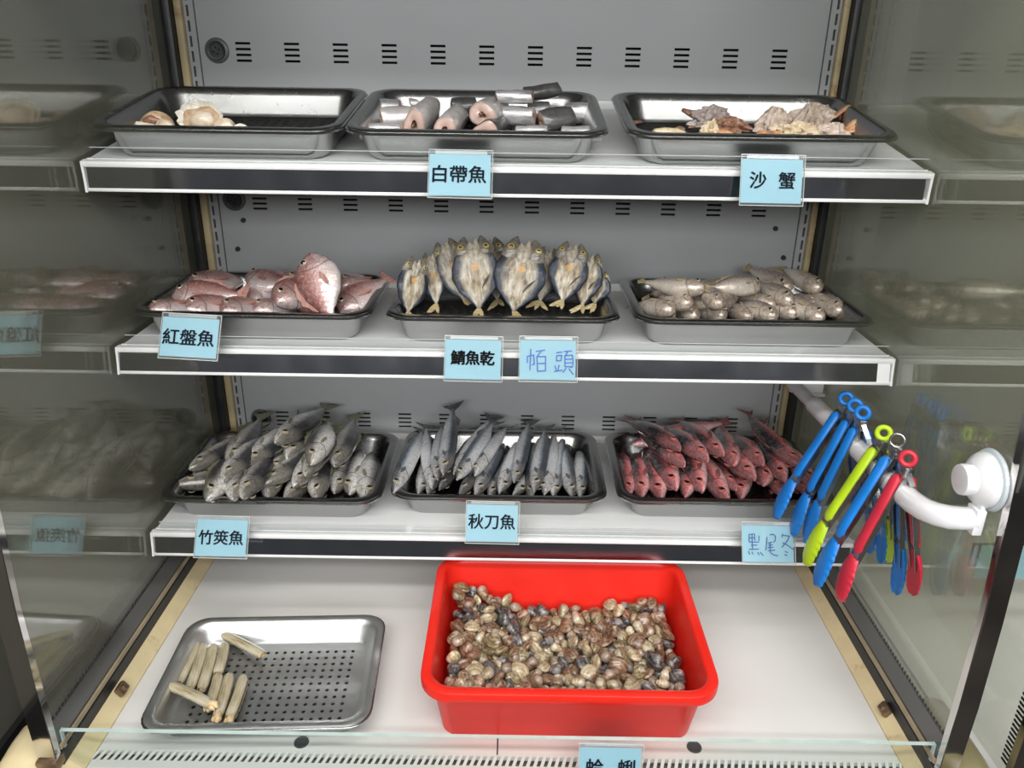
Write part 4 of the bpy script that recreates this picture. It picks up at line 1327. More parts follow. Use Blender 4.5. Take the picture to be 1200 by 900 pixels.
# ------------------------------------------------------------------ cutlassfish chunks
def skin_silver():
    m, nt, b = nodes('cutlassfish_silver_skin')
    tc = nn(nt, 'TexCoord').outputs['Object']
    mp = nn(nt, 'Mapping', {'Vector': tc, 'Scale': (60, 300, 300)}).outputs[0]
    n = nn(nt, 'TexNoise', {'Vector': mp, 'Scale': 1, 'Detail': 6, 'Roughness': .7}).outputs[0]
    rnd = nn(nt, 'ObjectInfo').outputs['Random']
    c = ramp(nt, n, [(.3, (.30, .29, .29)), (.48, (.62, .61, .61)), (.7, (.80, .79, .80))])
    hs = nn(nt, 'HueSaturation', {'Color': c})
    nt.links.new(nn(nt, 'MapRange', {'Value': rnd, 'To Min': .78, 'To Max': 1.05}).outputs[0], hs.inputs['Value'])
    nt.links.new(hs.outputs[0], b.inputs['Base Color'])
    b.inputs['Metallic'].default_value = .55
    b.inputs['Roughness'].default_value = .27
    nt.links.new(nn(nt, 'Bump', {'Height': n, 'Strength': .5, 'Distance': .002}).outputs[0], b.inputs['Normal'])
    return m
def cut_mat(name, a, b_, hole):
    m, nt, b = nodes(name)
    uv = nn(nt, 'SeparateXYZ', {0: nn(nt, 'UVMap').outputs[0]})
    tc = nn(nt, 'TexCoord').outputs['Object']
    n = nn(nt, 'TexNoise', {'Vector': tc, 'Scale': 140, 'Detail': 5}).outputs[0]
    f = math_(nt, 'ADD', uv.outputs[0], math_(nt, 'MULTIPLY', math_(nt, 'SUBTRACT', n, .5), .22))
    nt.links.new(ramp(nt, f, [(.0, hole), (.24, hole), (.34, a), (.75, b_), (1, a)]), b.inputs['Base Color'])
    b.inputs['Roughness'].default_value = .3
    b.inputs['Coat Weight'].default_value = .4
    nt.links.new(nn(nt, 'Bump', {'Height': n, 'Strength': .5, 'Distance': .002}).outputs[0], b.inputs['Normal'])
    return m
MT['cutlass'] = skin_silver()
MT['cutlass_dark'] = plain('dark_grey_skin', (.085, .083, .082), .32, .25, var=.3, scale=120, coat=.3, bump=.4)
MT['cutlass_pale'] = plain('pale_grey_belly_skin', (.46, .43, .41), .3, .2, var=.2, scale=90, coat=.4, bump=.3)
MT['cut'] = cut_mat('cut_flesh', (.44, .29, .24), (.54, .40, .34), (.40, .25, .19))
MT['cut_hole'] = cut_mat('cut_flesh_with_cavity', (.48, .31, .25), (.58, .43, .37), (.10, .045, .025))
MT['cut_brown'] = cut_mat('browned_cut_flesh', (.24, .15, .11), (.32, .21, .16), (.16, .09, .06))
def chunk(p0, p1, hh, tt, skin, face, label, spin=0, hole=0.0):
    p0, p1 = Vector(p0), Vector(p1)
    c = (p0 + p1) / 2
    d = p1 - p0
    L = d.length
    d.normalize()
    root = empty('cutlassfish_chunk', c)
    s = Vector((0, 0, 1)).cross(d).normalized()
    u = d.cross(s)
    a = R(spin)
    z = u * math.cos(a) + s * math.sin(a)
    y = z.cross(d)
    root.rotation_euler = Matrix(((d.x, y.x, z.x), (d.y, y.y, z.y), (d.z, y.z, z.z))).to_euler()
    bm = bmesh.new()
    n = 22
    def ring(x, k):
        out = []
        for j in range(n):
            q = 2 * PI * j / n
            cc, ss = math.cos(q), math.sin(q)
            r_ = 1 + .05 * math.sin(3 * q + x * 160 + c.x * 900) + .03 * math.sin(5 * q - x * 300 + c.y * 700)
            out.append(Vector((x + (.0012 * math.sin(2 * q)), tt / 2 * k * r_ * math.copysign(abs(cc) ** .9, cc), hh / 2 * k * r_ * math.copysign(abs(ss) ** .9, ss))))
        return out
    loft(bm, [ring(-L / 2, .93), ring(-L / 2 + .001, .985), ring(-L * .2, 1.0), ring(L * .1, 1.02), ring(L * .3, .99), ring(L / 2 - .001, .965), ring(L / 2, .92)], False, False)
    obj('skin', bm, skin, root)
    for e in (-1, 1):
        bm = bmesh.new()
        rr = [(1, 0.0), (.9, .0006), (.6, .0011), (.32, .0011), (.22, .0011 - hole), (.0, .0009 - hole * 1.2)]
        rings = []
        for k, b in rr:
            rings.append([Vector((e * b, 0, 0)) + (v if True else v) for v in ring(e * L / 2, max(.002, .92 * k))])
        loft(bm, rings, False, True, [k for k, _ in rr], [j / n for j in range(n)])
        obj('cut_face', bm, face, root)
    tag(root, label, 'fish chunk', 'silver fish chunks in the top centre tray')
    return root
C_, D_, P_ = MT['cutlass'], MT['cutlass_dark'], MT['cutlass_pale']
F_, FH, FB = MT['cut'], MT['cut_hole'], MT['cut_brown']
for a in [
 ((-.1763, 1.0109, -.0529), (-.1376, 1.0133, -.0525), .023, .015, C_, F_, 'silver fish chunk at back left corner of its tray', 10),
 ((-.1700, .9167, -.0720), (-.1225, .9157, -.0722), .019, .0160, C_, F_, 'silver fish chunk lying along the front left edge', 8),
 ((-.1500, .9497, -.0590), (-.1090, .9573, -.0578), .024, .017, P_, F_, 'pale grey chunk just behind the front left silver one', 20),
 ((-.1080, .9120, -.0640), (-.0960, .9720, -.0520), .036, .0250, P_, FH, 'chunk with a big round hole facing front, left of centre', -18, .003),
 ((-.1287, 1.0381, -.0480), (-.0928, 1.0464, -.0466), .020, .016, P_, F_, 'pale chunk lying behind the one with the round hole', 20),
 ((-.0740, .9100, -.0690), (-.0640, .9680, -.0580), .031, .026, P_, FH, 'chunk with a slit hole facing front, near tray centre', -26, .003),
 ((-.0300, .9060, -.0710), (-.0170, .9500, -.0680), .024, .034, D_, FH, 'dark backed chunk with pink cut face at the front centre', 28),
 ((-.0330, .9260, -.0530), (-.0180, .9760, -.0480), .026, .034, P_, FH, 'pink fleshed chunk in the middle of the heap', -15),
 ((-.0130, .9530, -.0550), (.0250, .9480, -.0560), .022, .018, C_, F_, 'silver chunk beside the pink fleshed one in the middle', -30),
 ((-.0739, 1.0143, -.0500), (-.0450, 1.0216, -.0487), .022, .017, D_, FB, 'dark grey chunk at the back of the tray, left of centre', 10),
 ((-.0174, .9520, -.0345), (.0225, .9500, -.0350), .0150, .0160, C_, FB, 'silver chunk lying on top of the heap', 0),
 ((.0140, .9720, -.0330), (.0544, .9819, -.0270), .0165, .0175, D_, FB, 'dark grey chunk on top of the heap', 20),
 ((.0200, .9950, -.0520), (.0448, 1.0020, -.0508), .021, .015, C_, F_, 'silver chunk under the dark top one, right of centre', 15),
 ((.0050, .9150, -.0720), (.0400, .9180, -.0718), .0175, .017, C_, FB, 'silver chunk at the front edge, right of centre', 4),
 ((.0330, .9380, -.0600), (.0692, .9520, -.0550), .026, .018, D_, FB, 'dark browned chunk behind the two front right silver ones', 30),
 ((.0640, .9850, -.0530), (.0906, .9870, -.0526), .024, .017, C_, F_, 'silver chunk at the back right of the heap', 0),
 ((.0560, .9150, -.0725), (.0990, .9190, -.0718), .0185, .0185, C_, FB, 'silver chunk in the front right corner of its tray', 0),
 ((.0541, 1.0620, -.0470), (.0915, 1.0618, -.0470), .018, .016, D_, FB, 'dark chunk against the back wall at right', 20),
]:
    chunk(*a)

# ------------------------------------------------------------------ crab pieces and scallops
def streak(name, stops, scale, rough=.4):
    m, nt, b = nodes(name)
    tc = nn(nt, 'TexCoord').outputs['Object']
    n = nn(nt, 'TexNoise', {'Vector': tc, 'Scale': scale, 'Detail': 6, 'Roughness': .65}).outputs[0]
    nt.links.new(ramp(nt, n, stops), b.inputs['Base Color'])
    b.inputs['Roughness'].default_value = rough
    b.inputs['Coat Weight'].default_value = .35
    nt.links.new(nn(nt, 'Bump', {'Height': n, 'Strength': .9, 'Distance': .004}).outputs[0], b.inputs['Normal'])
    return m
MT['crab'] = streak('pale_crab_shell', [(.3, (.28, .16, .11)), (.46, (.56, .43, .34)), (.7, (.74, .64, .55))], 150)
MT['crabgrey'] = streak('greyish_crab_shell', [(.3, (.26, .19, .17)), (.5, (.44, .36, .33)), (.72, (.58, .50, .47))], 80)
MT['crabcream'] = streak('cream_crab_claw', [(.3, (.42, .28, .14)), (.5, (.66, .54, .36)), (.72, (.74, .66, .50))], 80)
MT['crableg'] = streak('orange_crab_leg', [(.3, (.40, .14, .06)), (.5, (.56, .28, .13)), (.72, (.66, .45, .26))], 110)
MT['crabbrown'] = streak('brown_crab_fringe', [(.3, (.16, .06, .035)), (.52, (.34, .17, .10)), (.75, (.52, .36, .24))], 130)
MT['scallop'] = streak('scallop_flesh', [(.3, (.52, .38, .26)), (.5, (.68, .56, .43)), (.72, (.76, .68, .57))], 70, .22)
MT['scallopshell'] = streak('white_shell_rim', [(.3, (.60, .54, .42)), (.5, (.78, .74, .64)), (.72, (.84, .82, .76))], 120)
MT['scallopbrown'] = streak('brownish_mantle', [(.3, (.30, .17, .08)), (.5, (.52, .36, .22)), (.72, (.66, .53, .38))], 90, .25)

def lump(c, rx, ry, rz, folds=0, amp=.0, seed=0, n=28, m=14, flat=.35, fx=1.0, rough=.0):
    """a rounded lump resting on a flat side, with fan-like folds"""
    rnd = random.Random(seed)
    ph = [rnd.uniform(0, 6.28) for _ in range(4)]
    rings = []
    for i in range(m + 1):
        la = -PI / 2 + PI * i / m
        ring = []
        for j in range(n):
            a = 2 * PI * j / n
            k = 1 + .10 * math.sin(2 * a + ph[0]) + .07 * math.sin(3 * a + ph[1]) + .05 * math.sin(5 * a + 3 * la + ph[2])
            if folds:
                k += amp * math.cos(folds * a + ph[3]) * max(0.0, math.cos(la)) ** 1.2
            if rough:
                q = Vector((math.cos(a) * math.cos(la), math.sin(a) * math.cos(la), math.sin(la)))
                k += rough * (noise.noise(q * 2.3 + Vector((seed, 0, 0))) + .6 * noise.noise(q * 5.5 + Vector((0, seed, 0))) + .35 * noise.noise(q * 11 + Vector((0, 0, seed))))
            cl = max(.001, math.cos(la))
            z = math.sin(la)
            if z < 0: z *= flat
            ring.append(Vector((c[0] + rx * k * cl * math.cos(a), c[1] + ry * k * cl * math.sin(a), c[2] + rz * (.6 + .4 * k if rough else .85 + .15 * k) * z)))
        rings.append(ring)
    return rings
def lumpbm(*a, **k):
    bm = bmesh.new()
    loft(bm, lump(*a, **k))
    return bm
def leg(root, pts, rads, mat, name='leg'):
    bm = bmesh.new()
    tube(bm, pts, rads, 9, sx=1, sy=.75)
    return obj(name, bm, mat, root)
CG = 'crab pieces in the top right tray'
def on_top(name, x, y, label, cat, group, rz=0):
    p = plane_top(x, (y - .8545) / math.cos(TILT), .0072)
    return tag(empty(name, p, (TILT, 0, rz)), label, cat, group)
r = on_top('crab_claw', .1855, .945, 'plump cream crab claw at the front left of its tray', 'crab piece', CG)
bm = bmesh.new(); tube(bm, [(-.0255, 0, .006), (-.022, 0, .0068), (-.010, .001, .0075), (.004, 0, .0072), (.013, 0, .0055), (.016, 0, .005)], [.002, .0062, .0070, .0066, .0050, .002], 14, sx=1, sy=.95)
obj('palm', bm, MT['crabcream'], r)
leg(r, [(.013, 0, .005), (.022, -.001, .0045), (.031, -.003, .003)], [.0042, .0033, .0008], MT['crableg'], 'finger')
r = on_top('crab_half', .2420, .990, 'greyish pink crab half with brown legs, left of tray centre', 'crab piece', CG)
obj('body', lumpbm((-.002, .006, .006), .021, .013, .020, 5, .10, 3, 60, 30, rough=.55), MT['crabgrey'], r)
obj('carapace_tip', lumpbm((-.002, .010, .024), .004, .003, .005, 0, 0, 4, 12, 8), MT['crabgrey'], r)
obj('fringe', lumpbm((.017, -.010, .005), .018, .009, .0125, 11, .16, 5, 60, 30, rough=.6), MT['crabbrown'], r)
leg(r, [(-.016, .010, .012), (-.027, .013, .017), (-.038, .015, .021)], [.0055, .0055, .0028], MT['crabbrown'])
leg(r, [(.020, -.012, .010), (.032, -.016, .010), (.041, -.018, .007)], [.0045, .0050, .002], MT['crabbrown'])
leg(r, [(-.020, .004, .004), (-.030, .003, .003)], [.004, .0015], MT['crabbrown'])
r = on_top('crab_half', .2330, .950, 'small cream crab piece at the front, right of the claw', 'crab piece', CG)
obj('body', lumpbm((-.004, .002, .004), .010, .009, .0165, 6, .20, 8, 60, 30, rough=.5), MT['crabcream'], r)
leg(r, [(.004, -.003, .010), (.013, -.005, .010), (.022, -.007, .008)], [.0048, .0042, .001], MT['crableg'])
leg(r, [(-.008, .004, .008), (-.013, .006, .012)], [.003, .001], MT['crabcream'])
r = on_top('crab_half', .3080, .970, 'white fan shaped crab half in the middle of its tray', 'crab piece', CG)
obj('body', lumpbm((0, .004, .006), .0185, .012, .0250, 13, .10, 12, 80, 26, rough=.3), MT['crab'], r)
leg(r, [(-.016, .003, .010), (-.020, .004, .017)], [.003, .0014], MT['crabcream'])
r = on_top('crab_half', .3150, .945, 'long cream crab piece with legs at the front, below the fan', 'crab piece', CG)
obj('body', lumpbm((.008, 0, .004), .028, .0085, .0170, 9, .18, 15, 70, 28, rough=.7), MT['crabcream'], r)
for k, x in enumerate((-.038, -.028, -.016, .036)):
    leg(r, [(x * .6, -.002, .010), (x * .85, -.004, .011), (x, -.006 - .001 * k, .008)], [.004, .0034, .0012], MT['crabbrown'] if k % 2 else MT['crableg'])
r = on_top('crab_half', .3610, .995, 'pleated pale crab half with one orange leg, back right', 'crab piece', CG)
obj('body', lumpbm((0, 0, .005), .0225, .013, .0270, 12, .14, 21, 80, 28, rough=.4), MT['crab'], r)
leg(r, [(.014, -.006, .014), (.023, -.006, .020), (.033, -.004, .028), (.038, -.002, .031)], [.0030, .0036, .0034, .0018], MT['crableg'])
leg(r, [(-.018, -.002, .004), (-.026, -.004, .003)], [.004, .002], MT['crab'])
r = on_top('crab_half', .3700, .945, 'pale crab half with orange leg bundle at front right', 'crab piece', CG)
obj('body', lumpbm((-.004, .002, .004), .021, .010, .0180, 9, .14, 24, 70, 28, rough=.45), MT['crab'], r)
for dx, dz, dy in ((.029, .026, .004), (.031, .021, .000), (.030, .017, -.004)):
    leg(r, [(.010, dy * .5, .012), (.020, dy, dz * .85), (dx, dy * 1.6, dz)], [.0036, .0040, .0018], MT['crableg'])
r = on_top('crab_scrap', .1490, 1.008, 'brown bit of crab leg at the back left corner', 'crab piece', CG)
leg(r, [(-.009, -.003, .003), (0, .001, .004), (.009, .006, .004)], [.0018, .0034, .0024], MT['crabbrown'], 'segment')
r = on_top('crab_scrap', .2000, .985, 'tiny brown crab scrap left of the greyish half', 'crab piece', CG)
leg(r, [(-.006, .001, .003), (0, 0, .004), (.006, -.002, .003)], [.0015, .0038, .0022], MT['crabbrown'], 'segment')

SG = 'scallops in the top left tray'
r = on_top('scallop', -.3570, .942, 'largest scallop with white ruffled shell, facing front', 'scallop', SG)
r.rotation_euler = (TILT + R(58), R(4), 0)
bm = bmesh.new()
rings = []
n = 48
for k, z in ((.35, .004), (.7, .0026), (.92, .0048), (1.0, .0085), (1.02, .0100), (.97, .0092), (.86, .0062), (.6, .0052)):
    rings.append([Vector((.0255 * k * math.cos(2 * PI * j / n) * (1 + .055 * math.sin(9 * 2 * PI * j / n) * k), .0185 * k * math.sin(2 * PI * j / n) * (1 + .05 * math.sin(11 * 2 * PI * j / n + 1) * k) + .0165, z + .0022 * math.sin(13 * 2 * PI * j / n) * k * k)) for j in range(n)])
loft(bm, rings, True, True)
obj('shell', bm, MT['scallopshell'], r)
obj('mantle', lumpbm((0, .0155, .0070), .0205, .0140, .0042, 5, .05, 2), MT['scallopbrown'], r)
obj('adductor', lumpbm((.005, .0135, .0098), .0138, .0108, .0078, 0, 0, 3), MT['scallop'], r)
r = on_top('scallop', -.4090, .945, 'tan scallop with folded brown mantle, left of the largest', 'scallop', SG)
obj('shell', lumpbm((0, .002, .003), .0185, .012, .0210, 6, .09, 31), MT['scallopbrown'], r)
bm = bmesh.new(); tube(bm, [(-.010, -.007, .016), (0, -.009, .018), (.012, -.008, .014)], [.002, .0045, .002], 10)
obj('mantle', bm, MT['crabbrown'], r)
obj('adductor', lumpbm((-.004, -.004, .006), .010, .008, .009, 0, 0, 33), MT['scallop'], r)
for nm, x, y, rx, ry, rz, mat, lab, sd in (
    ('scallop', -.4240, .935, .0185, .009, .0140, 'scallopshell', 'flat pale scallop at the front left corner of its tray', 41),
    ('scallop', -.3920, .930, .0150, .009, .0185, 'scallop', 'rounded beige scallop just left of the largest one', 42),
    ('scallop', -.3250, .935, .0130, .0095, .0190, 'scallop', 'smooth whitish scallop right of the largest one', 43),
    ('scallop', -.3060, .930, .0120, .008, .0145, 'scallopshell', 'small ruffled scallop scrap, third right of the largest', 44),
    ('scallop', -.2740, .930, .0175, .0075, .0115, 'scallopbrown', 'thin flat piece lying alone, rightmost in the scallop tray', 45),
    ('scallop', -.3420, .955, .0095, .007, .0230, 'scallopshell', 'white scallop bit peeking out behind the largest', 46)):
    r = on_top(nm, x, y, lab, 'scallop', SG)
    obj('flesh', lumpbm((0, 0, .001), rx, ry, rz, 5, .08, sd), MT[mat], r)
    obj('frill', lumpbm((rx * .2, -ry * .35, .0), rx * .95, ry * .75, rz * .45, 12, .13, sd + 7, 40), MT['scallopshell' if mat != 'scallopshell' else 'scallopbrown'], r)

# ------------------------------------------------------------------ razor clams
def razor_mat():
    m, nt, b = nodes('razor_clam_shell')
    tc = nn(nt, 'TexCoord').outputs['Object']
    mp = nn(nt, 'Mapping', {'Vector': tc, 'Scale': (25, 260, 260)}).outputs[0]
    n = nn(nt, 'TexNoise', {'Vector': mp, 'Scale': 1, 'Detail': 6, 'Roughness': .7}).outputs[0]
    n2 = nn(nt, 'TexNoise', {'Vector': tc, 'Scale': 70, 'Detail': 4}).outputs[0]
    c = ramp(nt, n, [(.3, (.15, .12, .07)), (.42, (.38, .32, .20)), (.6, (.52, .46, .32)), (.8, (.62, .58, .46))])
    c = mixc(nt, math_(nt, 'MULTIPLY', ramp(nt, n2, [(.5, (0, 0, 0)), (.62, (1, 1, 1))]), .35), c, (.60, .57, .48))
    nt.links.new(c, b.inputs['Base Color'])
    b.inputs['Roughness'].default_value = .25
    b.inputs['Coat Weight'].default_value = .5
    nt.links.new(nn(nt, 'Bump', {'Height': n, 'Strength': .3, 'Distance': .001}).outputs[0], b.inputs['Normal'])
    return m
MT['razor'] = razor_mat()
MT['razorfoot'] = streak('razor_clam_flesh', [(.3, (.52, .32, .14)), (.5, (.68, .48, .24)), (.75, (.78, .64, .42))], 90, .25)
RZ = [((-.3915, .7948, -.6850), (-.3856, .7229, -.6850), 1, 'razor clam at the far left of the upright bunch'),
 ((-.3800, .7889, -.6850), (-.3690, .7148, -.6850), 0, 'second razor clam from left in the upright bunch'),
 ((-.3671, .7881, -.6845), (-.3545, .7130, -.6845), 0, 'third razor clam from left in the upright bunch'),
 ((-.3545, .7920, -.6850), (-.3450, .7395, -.6850), 0, 'short razor clam at right of the upright bunch'),
 ((-.3435, .7376, -.6850), (-.3370, .6900, -.6850), 2, 'razor clam below the short one, with frilled end'),
 ((-.3300, .7379, -.6850), (-.3220, .6740, -.6850), 2, 'razor clam with flesh out at the front, bottom centre'),
 ((-.3121, .7350, -.6860), (-.3073, .6720, -.6860), 3, 'half open razor clam at the right of the lower group'),
 ((-.3880, .7095, -.6755), (-.3310, .6815, -.6755), 2, 'razor clam lying slantwise across the lower left'),
 ((-.3610, .8080, -.6845), (-.3000, .7720, -.6845), 1, 'razor clam lying slantwise alone at the top')]
for p0, p1, foot, lab in RZ:
    p0, p1 = Vector(p0), Vector(p1)
    c, d = (p0 + p1) / 2, (p1 - p0)
    L = d.length
    r = empty('razor_clam', c, (0, math.asin(-d.z / L), math.atan2(d.y, d.x)))
    for s in (-1, 1):
        bm = bmesh.new()
        n = 12
        rings = []
        for i in range(13):
            t = i / 12
            x = -L / 2 + L * t
            k = interp(t, [0, .03, .1, .9, .97, 1], [.72, .92, 1, 1, .92, .75])
            g = 0 if foot != 3 else .0012
            bow = .0012 * math.sin(PI * t)
            arc = [Vector((x, (.0064 * k) * math.cos(PI * j / n) + bow, s * (g + .0056 * k * math.sin(PI * j / n) + .00012))) for j in range(n + 1)]
            inn = [Vector((x, (.0058 * k) * math.cos(PI * j / n) + bow, s * (g + .0049 * k * math.sin(PI * j / n) + .00012))) for j in range(n, -1, -1)]
            rings.append(arc + inn)
        loft(bm, rings)
        obj('shell_valve', bm, MT['razor'], r, rot=(R(12 * s) if foot == 3 else 0, 0, 0))
    if foot == 1:
        bm = bmesh.new(); tube(bm, [(-L / 2 + .004, 0, 0), (-L / 2 - .002, .0005, 0), (-L / 2 - .008, .002, -.001), (-L / 2 - .010, .003, -.0015)], [.0036, .0040, .0034, .001], 12)
        obj('foot', bm, MT['razorfoot'], r)
    if foot in (2, 3):
        bm = bmesh.new(); tube(bm, [(L / 2 - .006, 0, 0), (L / 2 + .001, .001, .0005), (L / 2 + .006, .0022, .001), (L / 2 + .010, .0005, -.0005)], [.0037, .0046, .0040, .0014], 12)
        obj('foot', bm, MT['razorfoot'], r)
        bm = bmesh.new(); loft(bm, lump((L / 2 + .004, -.003, 0), .0045, .003, .0035, 5, .15, 7, 16, 8, 1.0))
        obj('siphon', bm, MT['razorfoot'], r)
    bm = bmesh.new(); tube(bm, [(-L / 2 + .0015, .0006, 0), (L / 2 - .0015, .0006, 0)], .0034, 10)
    obj('flesh', bm, MT['razorfoot'], r)
    tag(r, lab, 'razor clam', 'razor clams in the perforated tray')

# ------------------------------------------------------------------ clams in the basin
def clam_mat(name, cols):
    m, nt, b = nodes(name)
    tc = nn(nt, 'TexCoord').outputs['Object']
    rnd = nn(nt, 'ObjectInfo').outputs['Random']
    off = nn(nt, 'VectorMath', {0: tc, 1: nn(nt, 'CombineXYZ', {0: math_(nt, 'MULTIPLY', rnd, 5.0), 1: rnd}).outputs[0]}, operation='ADD').outputs[0]
    um = nn(nt, 'VectorMath', {0: tc, 1: (0, .0062, 0)}, operation='SUBTRACT').outputs[0]
    dist = nn(nt, 'VectorMath', {0: um}, operation='LENGTH').outputs['Value']
    n = nn(nt, 'TexNoise', {'Vector': off, 'Scale': 150, 'Detail': 6, 'Roughness': .68}).outputs[0]
    w = math_(nt, 'SINE', math_(nt, 'ADD', math_(nt, 'MULTIPLY', dist, 2100.0), math_(nt, 'MULTIPLY', n, 9.0)))
    f = math_(nt, 'ADD', math_(nt, 'MULTIPLY', w, .055), math_(nt, 'MULTIPLY', n, .95))
    c = ramp(nt, f, [(.22, cols[0]), (.40, cols[1]), (.55, cols[2]), (.72, cols[3])])
    ub = nn(nt, 'MapRange', {'Value': dist, 'From Min': .0065, 'From Max': .002}).outputs[0]
    c = mixc(nt, math_(nt, 'MULTIPLY', ub, .55), c, cols[4])
    hs = nn(nt, 'HueSaturation', {'Color': c})
    nt.links.new(nn(nt, 'MapRange', {'Value': rnd, 'To Min': .8, 'To Max': 1.2}).outputs[0], hs.inputs['Value'])
    nt.links.new(hs.outputs[0], b.inputs['Base Color'])
    b.inputs['Roughness'].default_value = .28
    b.inputs['Coat Weight'].default_value = .6
    b.inputs['Coat Roughness'].default_value = .05
    nt.links.new(nn(nt, 'Bump', {'Height': math_(nt, 'ADD', math_(nt, 'MULTIPLY', w, .3), n), 'Strength': .5, 'Distance': .001}).outputs[0], b.inputs['Normal'])
    return m
CLM = [
 ('brown banded', clam_mat('brown_clam', [(.045, .022, .012), (.14, .075, .042), (.30, .19, .115), (.52, .40, .28), (.64, .56, .48)])),
 ('pale cream', clam_mat('cream_clam', [(.13, .08, .04), (.33, .25, .14), (.54, .44, .29), (.70, .62, .48), (.78, .73, .62)])),
 ('dark grey', clam_mat('grey_clam', [(.008, .008, .009), (.04, .037, .036), (.14, .125, .115), (.42, .39, .36), (.56, .53, .50)])),
 ('reddish brown', clam_mat('reddish_clam', [(.04, .016, .01), (.13, .055, .032), (.27, .14, .085), (.48, .32, .22), (.62, .48, .40)])),
 ('olive tan', clam_mat('olive_clam', [(.05, .035, .014), (.14, .10, .048), (.32, .25, .14), (.54, .47, .30), (.66, .61, .48)])),
]
def clam_mesh(mat, k, low=False):
    L, H, T = .0208, .0176, .0106 + .0006 * k
    n, m = (24, 8) if not low else (12, 3)
    bm = bmesh.new()
    def P(a, r, s):
        c, q = math.cos(a), math.sin(a)
        x = L / 2 * c * (1 - .46 * max(0, q) ** 1.3) * (1 + .04 * k * c)
        y = H / 2 * q * (1.0 if q < 0 else 1.04)
        z = T / 2 * (1 - r ** 2.1) ** .62
        uy = .30 * H
        return Vector((x * r, y * r + (1 - r) * uy * .9, s * z))
    edge = [bm.verts.new(P(2 * PI * j / n, 1, 1)) for j in range(n)]
    for s in (1, -1):
        prev = edge
        for i in range(1, m):
            r = 1 - (i / m) ** 1.5
            cur = [bm.verts.new(P(2 * PI * j / n, r, s)) for j in range(n)]
            for j in range(n):
                bm.faces.new((prev[j], prev[(j + 1) % n], cur[(j + 1) % n], cur[j]))
            prev = cur
        top = bm.verts.new(P(0, .0001, s))
        for j in range(n):
            bm.faces.new((prev[j], prev[(j + 1) % n], top))
    return mesh_of(bm, 'clam_shell', mat)
CMS = [[clam_mesh(mt, k) for k in (-1, 0, 1)] for _, mt in CLM]
